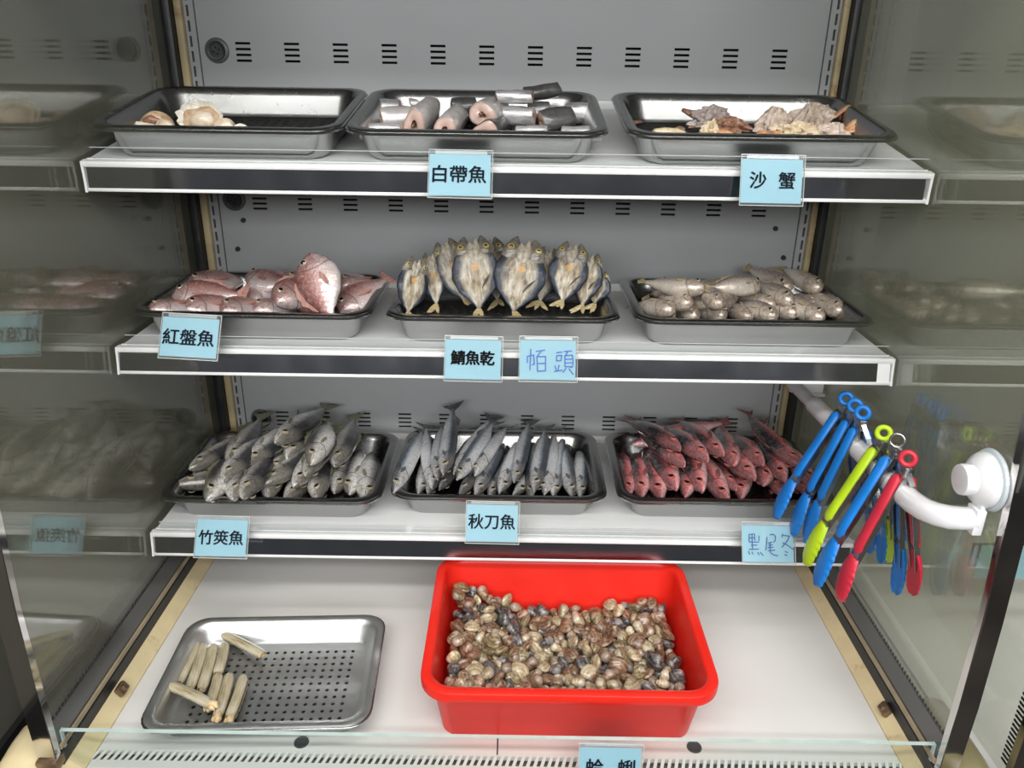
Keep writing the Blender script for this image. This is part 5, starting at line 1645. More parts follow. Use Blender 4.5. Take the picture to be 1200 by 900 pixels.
CL = {'top': [
  (0.041, -0.0659, 0.044, 2.01, 0.18, -1.56, 1.12),
  (0.0151, -0.05, 0.0344, 0.33, -0.43, -2.64, 1.04),
  (0.0783, -0.0588, 0.0376, 0.01, -3.13, 0.61, 1.13),
  (0.1329, -0.0488, 0.0433, -0.99, -2.67, -0.37, 1.06),
  (0.1152, -0.0552, 0.0384, 2.40, 0.37, 0.08, 0.95),
  (-0.0943, -0.0512, 0.0461, 2.80, -0.10, 1.14, 0.99),
  (-0.0819, -0.0539, 0.0405, -0.71, -0.50, 0.59, 1.06),
  (0.0889, -0.0368, 0.0389, 0.58, -0.71, 0.04, 0.95),
  (-0.1206, -0.0596, 0.0476, -2.90, 0.06, 1.65, 0.97),
  (-0.1353, -0.0748, 0.0507, 0.90, -0.43, 0.53, 0.97),
  (-0.1355, -0.0324, 0.0513, -0.68, -1.49, 2.53, 0.99),
  (-0.0361, -0.047, 0.0299, 1.20, 0.59, -0.84, 1.14),
  (0.0642, -0.0367, 0.0474, -2.13, 0.51, -0.31, 1.18),
  (0.0523, -0.0468, 0.0393, 1.58, 0.03, 0.62, 1.10),
  (-0.0719, -0.0307, 0.0328, 1.94, -0.34, 1.11, 1.09),
  (0.1092, -0.0266, 0.046, -0.68, -2.83, -0.92, 1.11),
  (-0.1132, -0.0266, 0.0501, -0.03, -0.89, -1.17, 1.05),
  (0.0301, -0.0302, 0.0309, -0.82, 0.04, -2.66, 1.10),
  (0.1344, -0.0265, 0.0442, -0.45, -1.63, 2.36, 1.00),
  (-0.0631, -0.0455, 0.0328, -0.62, -2.49, 0.15, 1.07),
  (0.0509, -0.0164, 0.0444, 2.53, 0.57, -0.52, 1.16),
  (0.0706, -0.0157, 0.046, 0.46, -0.37, 1.59, 1.13),
  (0.0866, -0.0145, 0.0439, 0.25, 0.37, 1.04, 1.08),
  (-0.131, -0.0133, 0.0609, 2.66, -0.56, -0.28, 1.05),
  (-0.0549, -0.0313, 0.0323, -0.67, -0.40, 3.13, 1.14),
  (0.0289, 0.0007, 0.0397, -1.70, 0.55, 1.91, 1.01),
  (-0.0103, -0.0217, 0.0284, 2.83, -0.41, 0.23, 1.01),
  (-0.1228, -0.08, 0.0515, 0.54, 1.35, -1.15, 0.99),
  (-0.0402, -0.0197, 0.0328, 1.34, -0.10, -2.56, 1.09),
  (-0.135, -0.0439, 0.0443, 0.80, -0.95, 0.31, 0.91),
  (-0.0219, -0.0394, 0.0277, 0.42, 2.78, -0.87, 1.12),
  (-0.1049, -0.063, 0.045, 0.22, 0.05, -0.70, 0.97),
  (-0.0633, -0.0103, 0.0376, -0.15, 0.90, -2.63, 0.95),
  (-0.0885, 0.0117, 0.0421, -0.76, 3.02, -0.77, 1.15),
  (-0.0784, 0.0023, 0.0347, 0.55, -2.84, 0.93, 1.08),
  (-0.1239, -0.0356, 0.0425, -1.61, -0.46, 0.31, 1.15),
  (0.1201, 0.0054, 0.0434, 2.08, -0.24, -1.67, 1.12),
  (0.0929, 0.0113, 0.045, -0.58, 0.13, -2.78, 1.12),
  (0.0649, 0.0315, 0.0437, 1.59, 1.87, -0.34, 1.08),
  (0.0099, 0.0009, 0.0291, -2.61, -0.23, -0.77, 1.05),
  (-0.0253, -0.016, 0.0263, -0.08, -2.88, 1.38, 1.09),
  (0.0406, -0.0153, 0.0332, 0.98, 2.06, 1.09, 1.15),
  (-0.0459, 0.0187, 0.0291, -0.69, -0.55, 0.82, 0.90),
  (-0.1354, 0.0187, 0.0536, -1.28, 0.38, -0.68, 1.06),
  (0.1201, -0.0416, 0.0387, 1.94, -0.65, 0.92, 1.09),
  (-0.0213, 0.0216, 0.0319, 2.39, 0.55, 1.11, 1.15),
  (0.0041, -0.0395, 0.028, -2.99, 0.05, -1.49, 0.89),
  (-0.0948, 0.0029, 0.0309, -0.64, -0.42, -0.54, 1.07),
  (0.0754, -0.0431, 0.0343, -1.23, -0.01, -0.52, 1.15),
  (0.1334, 0.0224, 0.0467, 0.62, -2.30, 0.02, 1.12),
  (-0.1102, -0.0478, 0.0443, -2.60, -0.01, 0.20, 1.13),
  (0.1102, 0.0314, 0.0441, 2.57, -0.35, 1.00, 0.98),
  (-0.1169, 0.0312, 0.0471, -0.08, -2.96, 0.29, 1.04),
  (-0.0083, 0.0223, 0.0242, 0.62, 0.12, 2.45, 0.96),
  (-0.1212, 0.0438, 0.0525, -0.62, 2.09, -1.49, 1.16),
  (-0.1059, 0.0236, 0.0349, 1.79, -1.04, 0.77, 0.95),
  (-0.0722, 0.0234, 0.03, -1.34, 2.71, -0.65, 1.03),
  (0.0471, -0.0323, 0.0367, 0.01, -0.56, -0.90, 0.92),
  (-0.0626, 0.0479, 0.0328, 0.32, -0.49, 1.74, 1.08),
  (0.0409, 0.0292, 0.0329, -0.04, -0.40, 1.48, 1.04),
  (-0.0347, -0.0309, 0.0281, 1.15, -0.44, -2.45, 0.90),
  (-0.0292, -0.0022, 0.0284, -2.37, -0.16, -0.42, 0.89),
  (0.0062, 0.0524, 0.0322, 0.42, -0.42, -1.04, 1.15),
  (-0.0768, 0.0625, 0.0344, -0.48, 1.22, -2.91, 1.08),
  (-0.0984, 0.0555, 0.0417, -0.99, -0.71, -0.48, 1.06),
  (0.0712, 0.0115, 0.0387, -2.91, -0.20, -0.93, 0.94),
  (0.0423, 0.0055, 0.037, -0.53, -0.45, -2.17, 1.11),
  (0.0149, -0.0144, 0.0211, -0.05, -3.03, 1.29, 1.10),
  (-0.1371, 0.0758, 0.0628, 3.11, 0.40, -0.61, 1.03),
  (0.1287, 0.0594, 0.0415, 1.14, 0.37, -0.28, 1.15),
  (0.0229, 0.0631, 0.0372, 2.72, 0.59, -0.74, 1.10),
  (0.025, -0.0167, 0.0297, 0.24, -2.55, -0.71, 1.17),
  (-0.036, 0.0577, 0.0286, -0.59, -2.61, 0.70, 0.95),
  (0.0887, 0.0331, 0.0412, 2.17, -0.07, -1.36, 0.94),
  (0.1124, 0.0738, 0.0426, -0.48, -1.00, -0.98, 0.88),
  (0.0144, 0.0286, 0.0276, 0.38, -1.08, -0.17, 0.99),
  (-0.1243, 0.0741, 0.0524, -0.01, -0.23, -2.97, 1.13),
  (0.0768, 0.0756, 0.0415, 0.90, -0.10, -1.58, 1.06),
  (0.1358, 0.0732, 0.0451, 1.08, -0.88, 1.28, 0.95),
  (0.053, 0.02, 0.0341, -0.30, -0.26, 0.19, 0.97),
  (-0.1228, -0.0137, 0.0498, -0.61, -2.62, -1.28, 1.11),
  (-0.0104, -0.0502, 0.0297, -1.51, -2.62, -0.10, 0.86),
  (-0.0342, 0.047, 0.0201, -0.21, -0.34, 2.93, 1.04),
  (0.1008, -0.0328, 0.0346, 0.59, 3.03, 1.00, 1.04),
  (-0.0217, 0.0623, 0.0294, -0.60, 2.55, -0.73, 1.16),
  (0.0547, -0.0638, 0.0387, 1.78, -0.10, 2.46, 1.09),
  (0.1071, 0.0516, 0.0451, -2.20, -0.50, 0.41, 1.08),
  (-0.0735, 0.0915, 0.0431, -1.76, -0.19, -2.14, 1.16),
  (-0.0224, 0.0885, 0.0297, -0.12, -0.82, -2.93, 1.14),
  (-0.058, 0.0243, 0.0299, -0.90, -0.51, 1.90, 0.98),
  (0.0235, 0.0485, 0.032, 0.18, 0.31, 0.37, 0.98),
  (0.0029, 0.0826, 0.034, 1.12, 0.20, -1.62, 1.17),
  (-0.0377, 0.0834, 0.0331, 3.13, 0.17, -1.06, 0.92),
  (0.0763, -0.0307, 0.0395, 2.08, 0.65, -0.52, 0.94),
  (-0.1214, 0.0955, 0.0531, 0.83, 0.13, -1.20, 0.97),
  (0.0508, 0.0699, 0.0319, 0.44, -0.01, 1.27, 1.17),
  (-0.0878, 0.0786, 0.0478, 1.56, 0.87, 0.44, 1.05),
  (0.0209, 0.0916, 0.03, 2.28, -0.17, 0.14, 0.93),
  (0.0549, 0.0538, 0.0316, 0.13, -0.60, 1.58, 0.97),
  (-0.005, 0.0741, 0.0236, -2.30, -0.12, -0.93, 0.90),
  (0.0641, 0.0781, 0.033, -2.53, 0.31, 1.60, 1.11),
  (0.1008, 0.0829, 0.0391, -1.76, 0.33, 2.56, 1.03),
  (-0.0829, 0.0309, 0.0374, 0.60, 0.39, 2.35, 1.07),
  (-0.1057, 0.0937, 0.0521, 1.67, -0.24, -1.01, 1.17),
  (0.1078, 0.0064, 0.0377, 0.05, -2.66, -0.98, 1.01),
  (-0.0514, 0.078, 0.0316, 2.73, 0.06, 1.01, 1.03),
  (-0.077, 0.078, 0.0358, -0.34, -0.48, -1.79, 1.15),
  (-0.0476, 0.0625, 0.0309, -0.98, -0.54, 1.00, 1.02),
  (-0.1341, 0.0557, 0.0454, 2.69, -0.43, -1.42, 1.04),
  (0.0783, 0.0256, 0.0376, 0.04, 2.18, 2.21, 1.00),
  (-0.0964, 0.0675, 0.0451, -1.05, 0.42, 0.78, 0.96),
  (-0.0496, -0.0526, 0.0276, -0.47, 2.83, -0.51, 1.05),
  (-0.0614, 0.0906, 0.0317, 0.87, -0.06, 2.99, 1.14),
  (-0.053, -0.004, 0.033, -0.33, 0.51, -1.61, 1.09),
  (0.0686, 0.0914, 0.0385, 0.32, -0.19, -0.97, 1.07),
  (0.0844, 0.0595, 0.0343, 1.47, 2.19, -0.84, 0.94),
  (0.0983, 0.0388, 0.0439, 1.88, -0.02, -1.29, 1.06),
  (0.1232, 0.092, 0.0397, 0.35, 2.72, 1.47, 1.03),
  (-0, -0.004, 0.0209, -1.50, 0.68, -0.82, 0.99),
  (0.1097, 0.0925, 0.0418, -2.58, -0.61, -0.75, 0.97),
  (-0.0339, 0.0169, 0.0228, -1.81, 0.97, -0.76, 1.15),
  (0.1161, -0.0269, 0.0343, -0.29, -0.27, 0.79, 1.13),
  (0.0363, 0.0785, 0.0279, 0.75, 0.48, 1.10, 1.05),
  (-0.1135, -0.0728, 0.0448, 1.74, 0.08, -1.26, 0.91),
  (0.1317, 0.0137, 0.0387, 1.03, 3.08, -0.32, 0.96),
  (-0.0798, -0.0762, 0.0452, 1.07, -1.17, 0.84, 1.13),
  (0.0949, -0.064, 0.0374, -1.17, 2.93, -0.61, 1.02),
  (0.0963, 0.0621, 0.0388, 0.77, -1.21, -1.13, 0.91),
  (-0.1138, 0.0884, 0.0445, -1.38, -0.04, 2.29, 0.90),
  (-0.1349, 0.096, 0.0588, 0.26, -3.01, -0.37, 1.13),
  (0.0425, 0.0559, 0.0242, 0.92, -0.78, -1.80, 0.90),
  (0.1243, 0.0333, 0.042, -1.20, 0.21, -1.28, 0.88),
  (0.0375, -0.0479, 0.0335, -0.86, 0.71, 2.41, 1.02),
  (-0.0691, -0.0662, 0.0378, 1.10, -1.08, 1.42, 1.12),
  (0.1184, 0.0229, 0.0376, 0.09, -2.95, 0.02, 0.88),
  (0.1089, -0.0447, 0.0304, 0.57, -0.06, 1.58, 1.08),
  (-0.1352, -0.0183, 0.0479, -1.71, 0.22, 1.98, 1.11),
  (0.0969, -0.0015, 0.0374, 2.58, 0.20, -0.77, 0.89),
  (-0.0905, 0.045, 0.0327, -0.06, -2.70, -0.02, 1.14),
  (0.0026, 0.0288, 0.0206, -0.75, -1.74, 0.64, 1.01),
  (-0.0205, 0.0203, 0.0171, 0.58, 0.40, -0.43, 1.01),
  (0.1345, 0.0018, 0.0322, 1.85, 0.10, -1.69, 0.94),
  (-0.0897, -0.0669, 0.038, 2.34, 0.32, -0.39, 1.06),
  (0.0152, 0.0437, 0.0248, 2.38, -0.19, -1.17, 1.01),
  (-0.108, -0.0343, 0.04, 1.32, 0.48, 2.55, 1.02),
  (-0.1041, 0.0365, 0.0336, -1.45, -2.16, 0.87, 0.98),
  (-0.0137, 0.0507, 0.0193, -0.69, -0.16, -0.14, 0.98),
  (0.0242, -0.003, 0.0262, -1.23, -0.54, 0.01, 0.99),
  (-0.1044, -0.022, 0.0388, -0.30, -2.24, -1.29, 1.14),
  (0.0724, 0.0525, 0.0354, 1.67, 0.46, -0.09, 1.17),
  (0.0505, 0.0885, 0.0269, -2.95, 0.09, 0.08, 1.17),
  (-0.0485, 0.033, 0.0286, 0.57, 0.30, -2.69, 0.96),
  (0.13, -0.0463, 0.0263, 2.55, 0.53, -0.52, 1.15),
  (0.0935, -0.0201, 0.0323, -0.55, 2.15, 0.29, 1.06),
  (-0.0914, -0.0369, 0.0402, -0.12, -0.22, 2.10, 1.15),
  (0.0927, -0.0513, 0.0323, -0.03, 0.37, 2.79, 0.87),
  (-0.0071, 0.0885, 0.0234, 1.69, -0.80, -1.24, 1.00),
  (0.0002, 0.0453, 0.02, 2.43, 1.03, -1.09, 1.05),
  (0.0888, 0.0925, 0.0328, -1.66, 2.71, 0.25, 1.05),
  (-0.0904, -0.0112, 0.0282, -1.12, 0.23, -0.90, 0.99),
  (-0.1208, 0.0183, 0.0413, 1.26, -0.87, 0.20, 0.94),
  (0.1343, 0.0382, 0.0436, 0.95, -2.74, -0.99, 1.02),
  (-0.0087, 0.0359, 0.0228, -2.32, -1.79, -0.44, 0.90),
  (0.1204, -0.008, 0.0334, 1.73, -2.00, 0.87, 1.10),
  (0.1065, -0.0137, 0.039, 0.53, 0.53, -1.52, 1.08),
  (0.0266, 0.0237, 0.0266, 0.18, 0.47, -2.60, 0.90),
  (0.1331, -0.0625, 0.0345, 1.48, -0.18, -1.76, 1.17),
  (-0.0851, -0.0271, 0.0341, -2.11, -0.74, -0.34, 1.00),
  (-0.1121, 0.0066, 0.0351, -2.61, 0.21, 0.06, 0.96),
  (0.0099, 0.0667, 0.0284, -1.13, 2.88, -0.58, 1.18),
  (-0.0131, 0.0652, 0.0181, 2.19, -0.96, -0.51, 1.05),
  (-0.1217, 0.0589, 0.0485, -0.64, 0.36, -0.27, 1.01),
  (-0.0328, 0.0737, 0.0251, 0.43, 2.81, 0.01, 1.02),
  (0.0337, 0.0382, 0.0265, 0.67, 0.21, 1.00, 0.97),
  (-0.0763, -0.0179, 0.0303, 1.17, -0.66, 0.39, 1.09),
  (0.0168, 0.0123, 0.0242, 0.38, 0.25, 0.50, 0.95),
  (-0.1123, 0.0499, 0.0391, 0.33, -0.82, -1.73, 1.08),
  (-0.1257, 0.0072, 0.0454, -2.10, 0.39, 0.13, 1.15),
  (-0.1344, -0.0557, 0.0403, -0.56, -1.14, -2.98, 0.96),
  (-0.0621, -0.0198, 0.0277, 2.27, -0.53, 0.57, 1.01),
  (0.0637, -0.0092, 0.038, -0.36, -2.96, 1.05, 0.98),
  (-0.1321, 0.0404, 0.041, -3.02, 0.25, -0.45, 1.10),
  (-0.0153, -0.0613, 0.0296, -1.61, 0.07, 0.60, 0.95),
  (-0.0413, -0.0239, 0.0191, 0.83, -0.26, -2.20, 0.98),
  (-0.0944, 0.0913, 0.0411, 1.14, 0.14, 2.14, 1.12),
  (0.1325, -0.0137, 0.036, 0.91, 0.65, -1.92, 1.16),
  (0.0656, 0.0247, 0.0302, -1.29, -0.21, -0.84, 1.09),
  (0.0307, -0.0662, 0.0359, -0.23, -0.11, 2.31, 1.00),
  (0.0267, -0.0491, 0.0246, 1.49, 0.14, -0.38, 0.89),
  (-0.042, 0.0064, 0.0206, 1.69, -2.29, 0.11, 0.96),
  (0.0902, 0.074, 0.0332, 0.35, -2.63, -0.79, 1.13),
  (-0.0257, -0.0499, 0.0196, 0.86, 0.13, -1.56, 0.95),
  (-0.0069, -0.0336, 0.0222, -1.17, 0.88, 0.45, 1.09),
  (0.0013, -0.0205, 0.0173, -0.75, 0.33, 2.14, 1.16),
  (-0.104, 0.0774, 0.0394, -0.07, 3.09, 1.44, 0.93),
  (-0.1015, 0.0155, 0.0253, -1.80, 1.25, 1.39, 0.97),
  (-0.0499, 0.0493, 0.021, 1.78, 0.82, 1.52, 1.11),
  (-0.0282, 0.0589, 0.0143, 1.38, -3.06, 0.05, 1.18),
  (-0.0134, 0.0042, 0.0159, 0.86, 0.14, -2.03, 1.07),
  (0.0618, 0.0408, 0.0314, 0.16, 0.39, -3.02, 0.99),
  (0.0027, 0.0122, 0.018, -0.61, 2.42, 1.64, 1.18),
  (-0.0005, 0.0597, 0.0173, 0.37, 1.24, 2.77, 1.05),
  (-0.0672, 0.0691, 0.0297, -1.49, 2.92, 0.29, 0.86),
  (-0.0648, 0.0065, 0.0292, -2.25, 0.03, -1.34, 1.16),
  (-0.0725, 0.0605, 0.0199, -1.58, 0.73, -1.39, 0.93),
  (0.0305, 0.0619, 0.0245, -2.93, -0.11, 0.69, 1.10),
  (0.0612, -0.0539, 0.031, 0.19, 0.02, 1.48, 1.06),
  (-0.1291, -0.0129, 0.0332, 1.17, -0.35, -2.73, 1.12),
  (0.0135, 0.0014, 0.0158, -2.80, 0.07, 1.16, 1.10),
  (-0.1349, -0.0016, 0.0548, -0.96, -2.95, 0.29, 1.04),
  (-0.0997, -0.0562, 0.034, 0.83, -0.46, 0.43, 1.01),
  (0.119, 0.0078, 0.0286, -0.99, 0.05, 2.43, 1.14),
  (0.0797, 0.0399, 0.0347, -1.08, -0.54, -2.72, 1.16),
  (-0.0569, -0.0632, 0.0297, -1.52, 1.26, 0.15, 1.00),
  (-0.117, 0.0768, 0.0385, 0.72, -1.08, 2.50, 1.04),
  (0.0624, -0.0269, 0.0364, -1.40, -2.20, 0.24, 1.08),
  (0.0327, 0.0065, 0.0278, -1.59, -0.12, -0.74, 0.96),
  (-0.1301, 0.0805, 0.0419, 0.26, 2.70, -0.71, 0.94),
  (0.1061, 0.0182, 0.0325, 1.30, -0.34, -0.32, 0.87),
  (0.0086, -0.0604, 0.0276, 2.05, -0.34, -1.57, 1.00),
  (-0.0934, 0.0666, 0.0321, -0.35, 2.64, -1.06, 1.05),
  (0.0787, 0.0728, 0.0275, 2.74, 0.11, -1.22, 1.11),
  (-0.0831, -0.0001, 0.0215, 0.05, 0.89, 0.71, 0.98),
  (0.1001, 0.0344, 0.0307, 0.76, 3.05, -0.35, 1.13),
  (0.0108, 0.0879, 0.0214, -2.01, 0.65, 0.74, 1.04),
  (0.0839, 0.0067, 0.0333, 1.10, 1.06, 0.48, 0.92),
  (0.1189, 0.0694, 0.0313, 0.70, 2.47, -1.26, 1.17),
  (0.0759, -0.0021, 0.0381, -2.51, -0.65, -0.52, 0.87),
  (-0.1374, 0.0832, 0.052, -1.90, 0.03, 1.51, 0.99),
  (0.0182, -0.0372, 0.0266, 0.72, -0.45, 2.89, 0.86),
  (0.1164, 0.053, 0.0327, -0.22, 0.56, -1.32, 1.09),
  (-0.043, 0.0637, 0.0186, -0.25, -0.28, -1.60, 0.94),
  (-0.0098, -0.0092, 0.0216, 1.13, -0.12, 2.57, 0.92),
  (0.066, 0.0625, 0.0286, 0.43, 1.05, -0.72, 1.12),
  (-0.0868, 0.017, 0.0308, -2.78, 0.28, -1.30, 1.06),
  (0.09, 0.0198, 0.0344, 1.99, -1.04, 0.55, 1.04),
  (-0.0634, 0.0595, 0.0282, -0.91, 0.10, -2.72, 0.87),
  (-0.076, 0.0391, 0.0257, -0.34, -1.14, 0.29, 1.10),
  (0.0513, 0.0452, 0.0226, 0.29, 0.92, 1.25, 0.88),
  (-0.019, -0.0132, 0.0154, -0.12, -0.19, -3.10, 0.92),
  (0.0878, -0.039, 0.0263, -0.19, 0.39, -3.05, 1.03),
  (0.0437, 0.0698, 0.0193, 0.18, 0.48, -2.73, 1.05),
  (0.0792, -0.0191, 0.0335, -1.59, -0.24, 1.90, 1.06),
  (-0.1152, 0.0634, 0.0383, -0.58, -0.06, 2.97, 0.87),
  (0.074, -0.0296, 0.0245, -0.17, -0.35, -2.49, 1.11),
  (-0.0497, -0.0158, 0.0232, 1.54, 0.07, -0.15, 0.91),
  (0.1312, -0.031, 0.0314, -0.53, -0.51, -2.03, 1.12),
  (0.0579, -0.0369, 0.0288, 1.32, 3.04, -0.12, 1.12),
  (0.0566, -0.0162, 0.0278, -0.00, 2.00, -1.65, 1.14),
  (0.1297, -0.0048, 0.0191, 1.93, 0.66, 1.43, 1.16),
  (-0.0081, 0.0294, 0.0119, 0.26, -0.65, -2.58, 1.02),
  (0.099, -0.0104, 0.0285, -0.44, 2.69, 0.39, 0.87),
  (-0.1159, -0.006, 0.0403, -0.22, -0.16, 3.07, 1.12),
  (-0.0495, -0.0386, 0.0183, 1.67, -0.96, -2.06, 1.15),
  (-0.0638, 0.0497, 0.0178, 1.86, 1.95, 0.05, 1.10),
  (0.0635, 0.0022, 0.0327, 0.23, 1.00, -1.07, 0.90),
  (-0.0837, 0.0725, 0.024, 0.51, 0.63, -1.18, 1.14),
  (-0.0171, 0.0814, 0.0179, 3.03, -0.07, 1.22, 1.06),
  (0.1326, 0.0801, 0.0365, 0.69, -0.91, 1.16, 0.98),
  (-0.0707, -0.0079, 0.0248, -2.21, 0.53, -0.63, 1.15),
  (-0.0852, 0.0897, 0.0288, -0.14, 2.38, -1.76, 0.96),
  (-0.0552, 0.0698, 0.0219, -0.04, -2.97, 0.95, 1.00),
  (0.0266, 0.0483, 0.02, -0.97, 2.52, 0.16, 0.87),
  (0.1332, 0.0674, 0.0308, -1.12, -0.68, 0.68, 0.92),
  (-0.0687, 0.085, 0.0232, 0.22, 2.60, -1.85, 0.99),
  (-0.0961, 0.0279, 0.026, -0.43, -1.11, 1.52, 1.06),
  (0.0686, -0.0455, 0.0204, -3.01, 0.06, 0.42, 1.18),
  (-0.0728, -0.025, 0.0167, -0.70, -3.01, -0.29, 0.98),
  (0.106, -0.0236, 0.0239, 0.59, -2.39, -1.27, 1.14),
  (0.0335, -0.0211, 0.017, 1.00, 0.24, -3.14, 0.88),
  (-0.1038, 0.0496, 0.0265, 1.39, 0.55, -2.12, 1.02),
  (-0.0367, -0.0388, 0.0185, -1.47, -0.25, 1.13, 0.89),
  (-0.0563, -0.026, 0.0168, -0.76, 2.78, 0.65, 1.04),
  (0.0399, -0.0101, 0.0183, 1.85, 0.57, -0.81, 0.99),
  (-0.1039, -0.0108, 0.0317, -1.73, 2.04, 0.23, 0.96),
  (-0.1177, 0.0288, 0.0357, -2.69, 0.29, 0.01, 1.00),
  (-0.0094, 0.0168, 0.0075, 0.81, 2.98, -0.54, 0.96),
  (-0.0262, 0.0046, 0.0206, -0.77, 0.54, -2.95, 1.02),
  (0.1135, 0.0407, 0.0228, 0.18, -0.05, -2.38, 1.08),
  (-0.0295, 0.0329, 0.0126, 1.19, 0.08, -1.39, 1.16),
  (-0.0615, 0.0367, 0.0219, -2.68, 0.22, 0.17, 1.02),
  (0.0139, -0.0483, 0.0209, 1.17, 0.97, -1.81, 0.92),
  (-0.0322, 0.0884, 0.0223, 0.98, -2.85, -0.84, 1.02),
  (-0.0516, 0.0204, 0.0165, 1.46, 0.65, -0.88, 0.98),
  (-0.055, -0.0057, 0.0172, 0.06, -3.01, -0.06, 1.02),
  (0.014, 0.064, 0.0155, -0.32, -0.24, 2.00, 0.93),
  (0.1317, 0.0892, 0.0288, -0.47, -0.75, 1.57, 1.15),
  (-0.0646, -0.038, 0.0192, 1.26, -0.67, 2.58, 1.17),
 ], 'rest': [
  (0.0197, 0.0771, 0.0257, -2.68, -0.08, -0.10, 1.08),
  (-0.094, 0.0607, 0.0217, 0.83, -2.51, 1.09, 1.01),
  (-0.134, 0.0248, 0.0398, -1.46, 0.41, 2.10, 1.03),
  (0.0435, 0.0158, 0.0231, 0.70, 0.88, 1.03, 1.13),
  (0.1296, 0.015, 0.0216, -0.17, -2.82, 1.63, 1.06),
  (0.0143, 0.0353, 0.015, 0.78, 0.09, 0.92, 0.93),
  (0.0041, -0.0494, 0.0178, -1.80, 0.52, -1.60, 0.89),
  (0.0649, 0.0845, 0.0185, 1.50, 0.67, 0.43, 1.05),
  (0.0856, -0.0064, 0.0307, 0.58, 0.99, -1.79, 1.06),
  (-0.1069, 0.0656, 0.0289, -1.16, -0.07, 1.64, 1.12),
  (-0.1037, -0.0742, 0.0359, -0.57, 2.99, -0.01, 1.00),
  (0.0427, -0.0392, 0.0275, -1.79, -0.32, -0.80, 0.96),
  (0.0081, -0.0354, 0.0177, -2.35, -0.67, -1.26, 0.99),
  (-0.0844, -0.028, 0.0216, -2.53, -0.25, -0.51, 0.90),
  (0.1052, 0.0709, 0.0341, 2.45, -0.57, -1.25, 0.90),
  (-0.1306, -0.0679, 0.0434, 0.35, 0.68, -1.32, 0.95),
  (0.1033, -0.0612, 0.0293, -0.05, 0.43, -2.15, 1.05),
  (-0.0848, -0.0436, 0.0295, -0.07, 0.28, -2.34, 1.02),
  (-0.0239, -0.0224, 0.0066, 0.23, -0.20, -2.43, 1.05),
  (-0.122, -0.0075, 0.0174, -0.26, -1.14, -0.60, 1.02),
  (0.0684, 0.0497, 0.0204, -0.94, 1.11, 0.91, 1.11),
  (-0.0652, 0.0248, 0.0173, 0.54, -0.60, -2.93, 1.00),
  (-0.0058, -0.0447, 0.0187, 0.61, -1.71, 2.07, 0.87),
  (-0.077, 0.0143, 0.0208, -2.79, 0.30, 1.47, 1.10),
  (0.0936, -0.0303, 0.0196, 0.71, -1.11, 1.16, 0.88),
  (0.0746, 0.0897, 0.0265, -0.66, 0.57, -1.17, 0.98),
  (0.1188, -0.0402, 0.0189, 0.79, -2.99, -0.47, 1.05),
  (-0.0968, -0.0196, 0.0258, 0.48, 1.22, 1.64, 0.91),
  (-0.0836, 0.0547, 0.0211, -0.22, 1.30, 2.26, 1.10),
  (-0.0033, -0.0587, 0.0227, 1.51, 0.29, -2.10, 0.97),
  (-0.1317, 0.0521, 0.0332, -0.27, -0.16, 2.34, 1.09),
  (0.0572, 0.0104, 0.0244, -1.67, -2.47, -0.53, 1.10),
  (-0.0399, -0.0073, 0.0232, -1.66, -0.28, 2.29, 1.16),
  (-0.0313, 0.0711, 0.0135, -1.47, -0.01, 0.24, 0.92),
  (-0.0756, -0.0556, 0.0298, -2.90, -0.88, -0.72, 1.06),
  (0.0513, -0.0027, 0.0261, -0.67, 0.15, -0.30, 1.09),
  (-0.0905, 0.0116, 0.0182, -2.13, 0.13, 1.06, 1.02),
  (0.0186, 0.084, 0.0114, -0.74, 2.46, -1.15, 0.87),
  (-0.092, 0.0405, 0.0198, -0.25, -0.37, 2.57, 1.12),
  (0.12, -0.062, 0.0276, -0.57, 0.47, -0.15, 1.10),
  (-0.0216, 0.0706, 0.0056, -0.00, 3.14, -1.45, 0.92),
  (-0.0507, 0.0077, 0.0069, 0.04, 0.03, 0.23, 1.14),
  (0.0411, 0.0029, 0.017, -1.22, 2.81, 0.49, 0.96),
  (0.041, 0.0867, 0.016, 1.79, -0.27, 1.11, 0.89),
  (-0.1337, 0.0126, 0.0362, -1.44, -0.40, -2.83, 0.91),
  (0.0289, 0.0882, 0.0204, -1.53, -0.52, -2.64, 1.04),
  (0.1119, -0.0161, 0.0087, -1.47, 0.71, -2.10, 1.09),
  (-0.0425, 0.0293, 0.0174, -0.42, 0.85, -2.01, 1.05),
  (0.1317, 0.0251, 0.0323, -0.59, 0.61, -2.44, 1.05),
  (0.0071, 0.0376, 0.0075, -0.93, 0.91, -1.41, 0.93),
  (0.0558, 0.0222, 0.0166, -0.54, -0.17, -1.68, 0.89),
  (-0.1343, -0.0285, 0.0352, -1.48, 1.21, -1.71, 1.01),
  (0.0627, -0.0254, 0.0169, 1.87, 0.14, 2.04, 1.04),
  (-0.0079, -0.0157, 0.0061, -0.42, -3.04, 0.08, 1.01),
  (0.0814, 0.0261, 0.0239, -0.38, -0.33, 1.56, 1.11),
  (0.1301, 0.0753, 0.019, 1.09, -0.04, 2.37, 1.00),
  (-0.133, 0.0722, 0.0345, 0.36, -3.00, 1.13, 0.93),
  (-0.0967, -0.034, 0.0268, 2.89, 0.05, 1.20, 1.06),
  (-0.1084, 0.0361, 0.0213, 0.63, -2.99, 0.76, 0.89),
  (0.0749, -0.0177, 0.0155, -3.07, 0.13, 1.15, 0.93),
  (0.0274, -0.0107, 0.0134, 0.60, 0.83, -0.75, 0.99),
  (-0.0402, 0.0833, 0.0152, 2.06, -0.08, -1.11, 1.08),
  (-0.0238, 0.0464, 0.0079, -0.81, -0.09, 2.93, 1.00),
  (-0.0418, 0.0568, 0.0078, -2.41, 0.46, 0.81, 1.01),
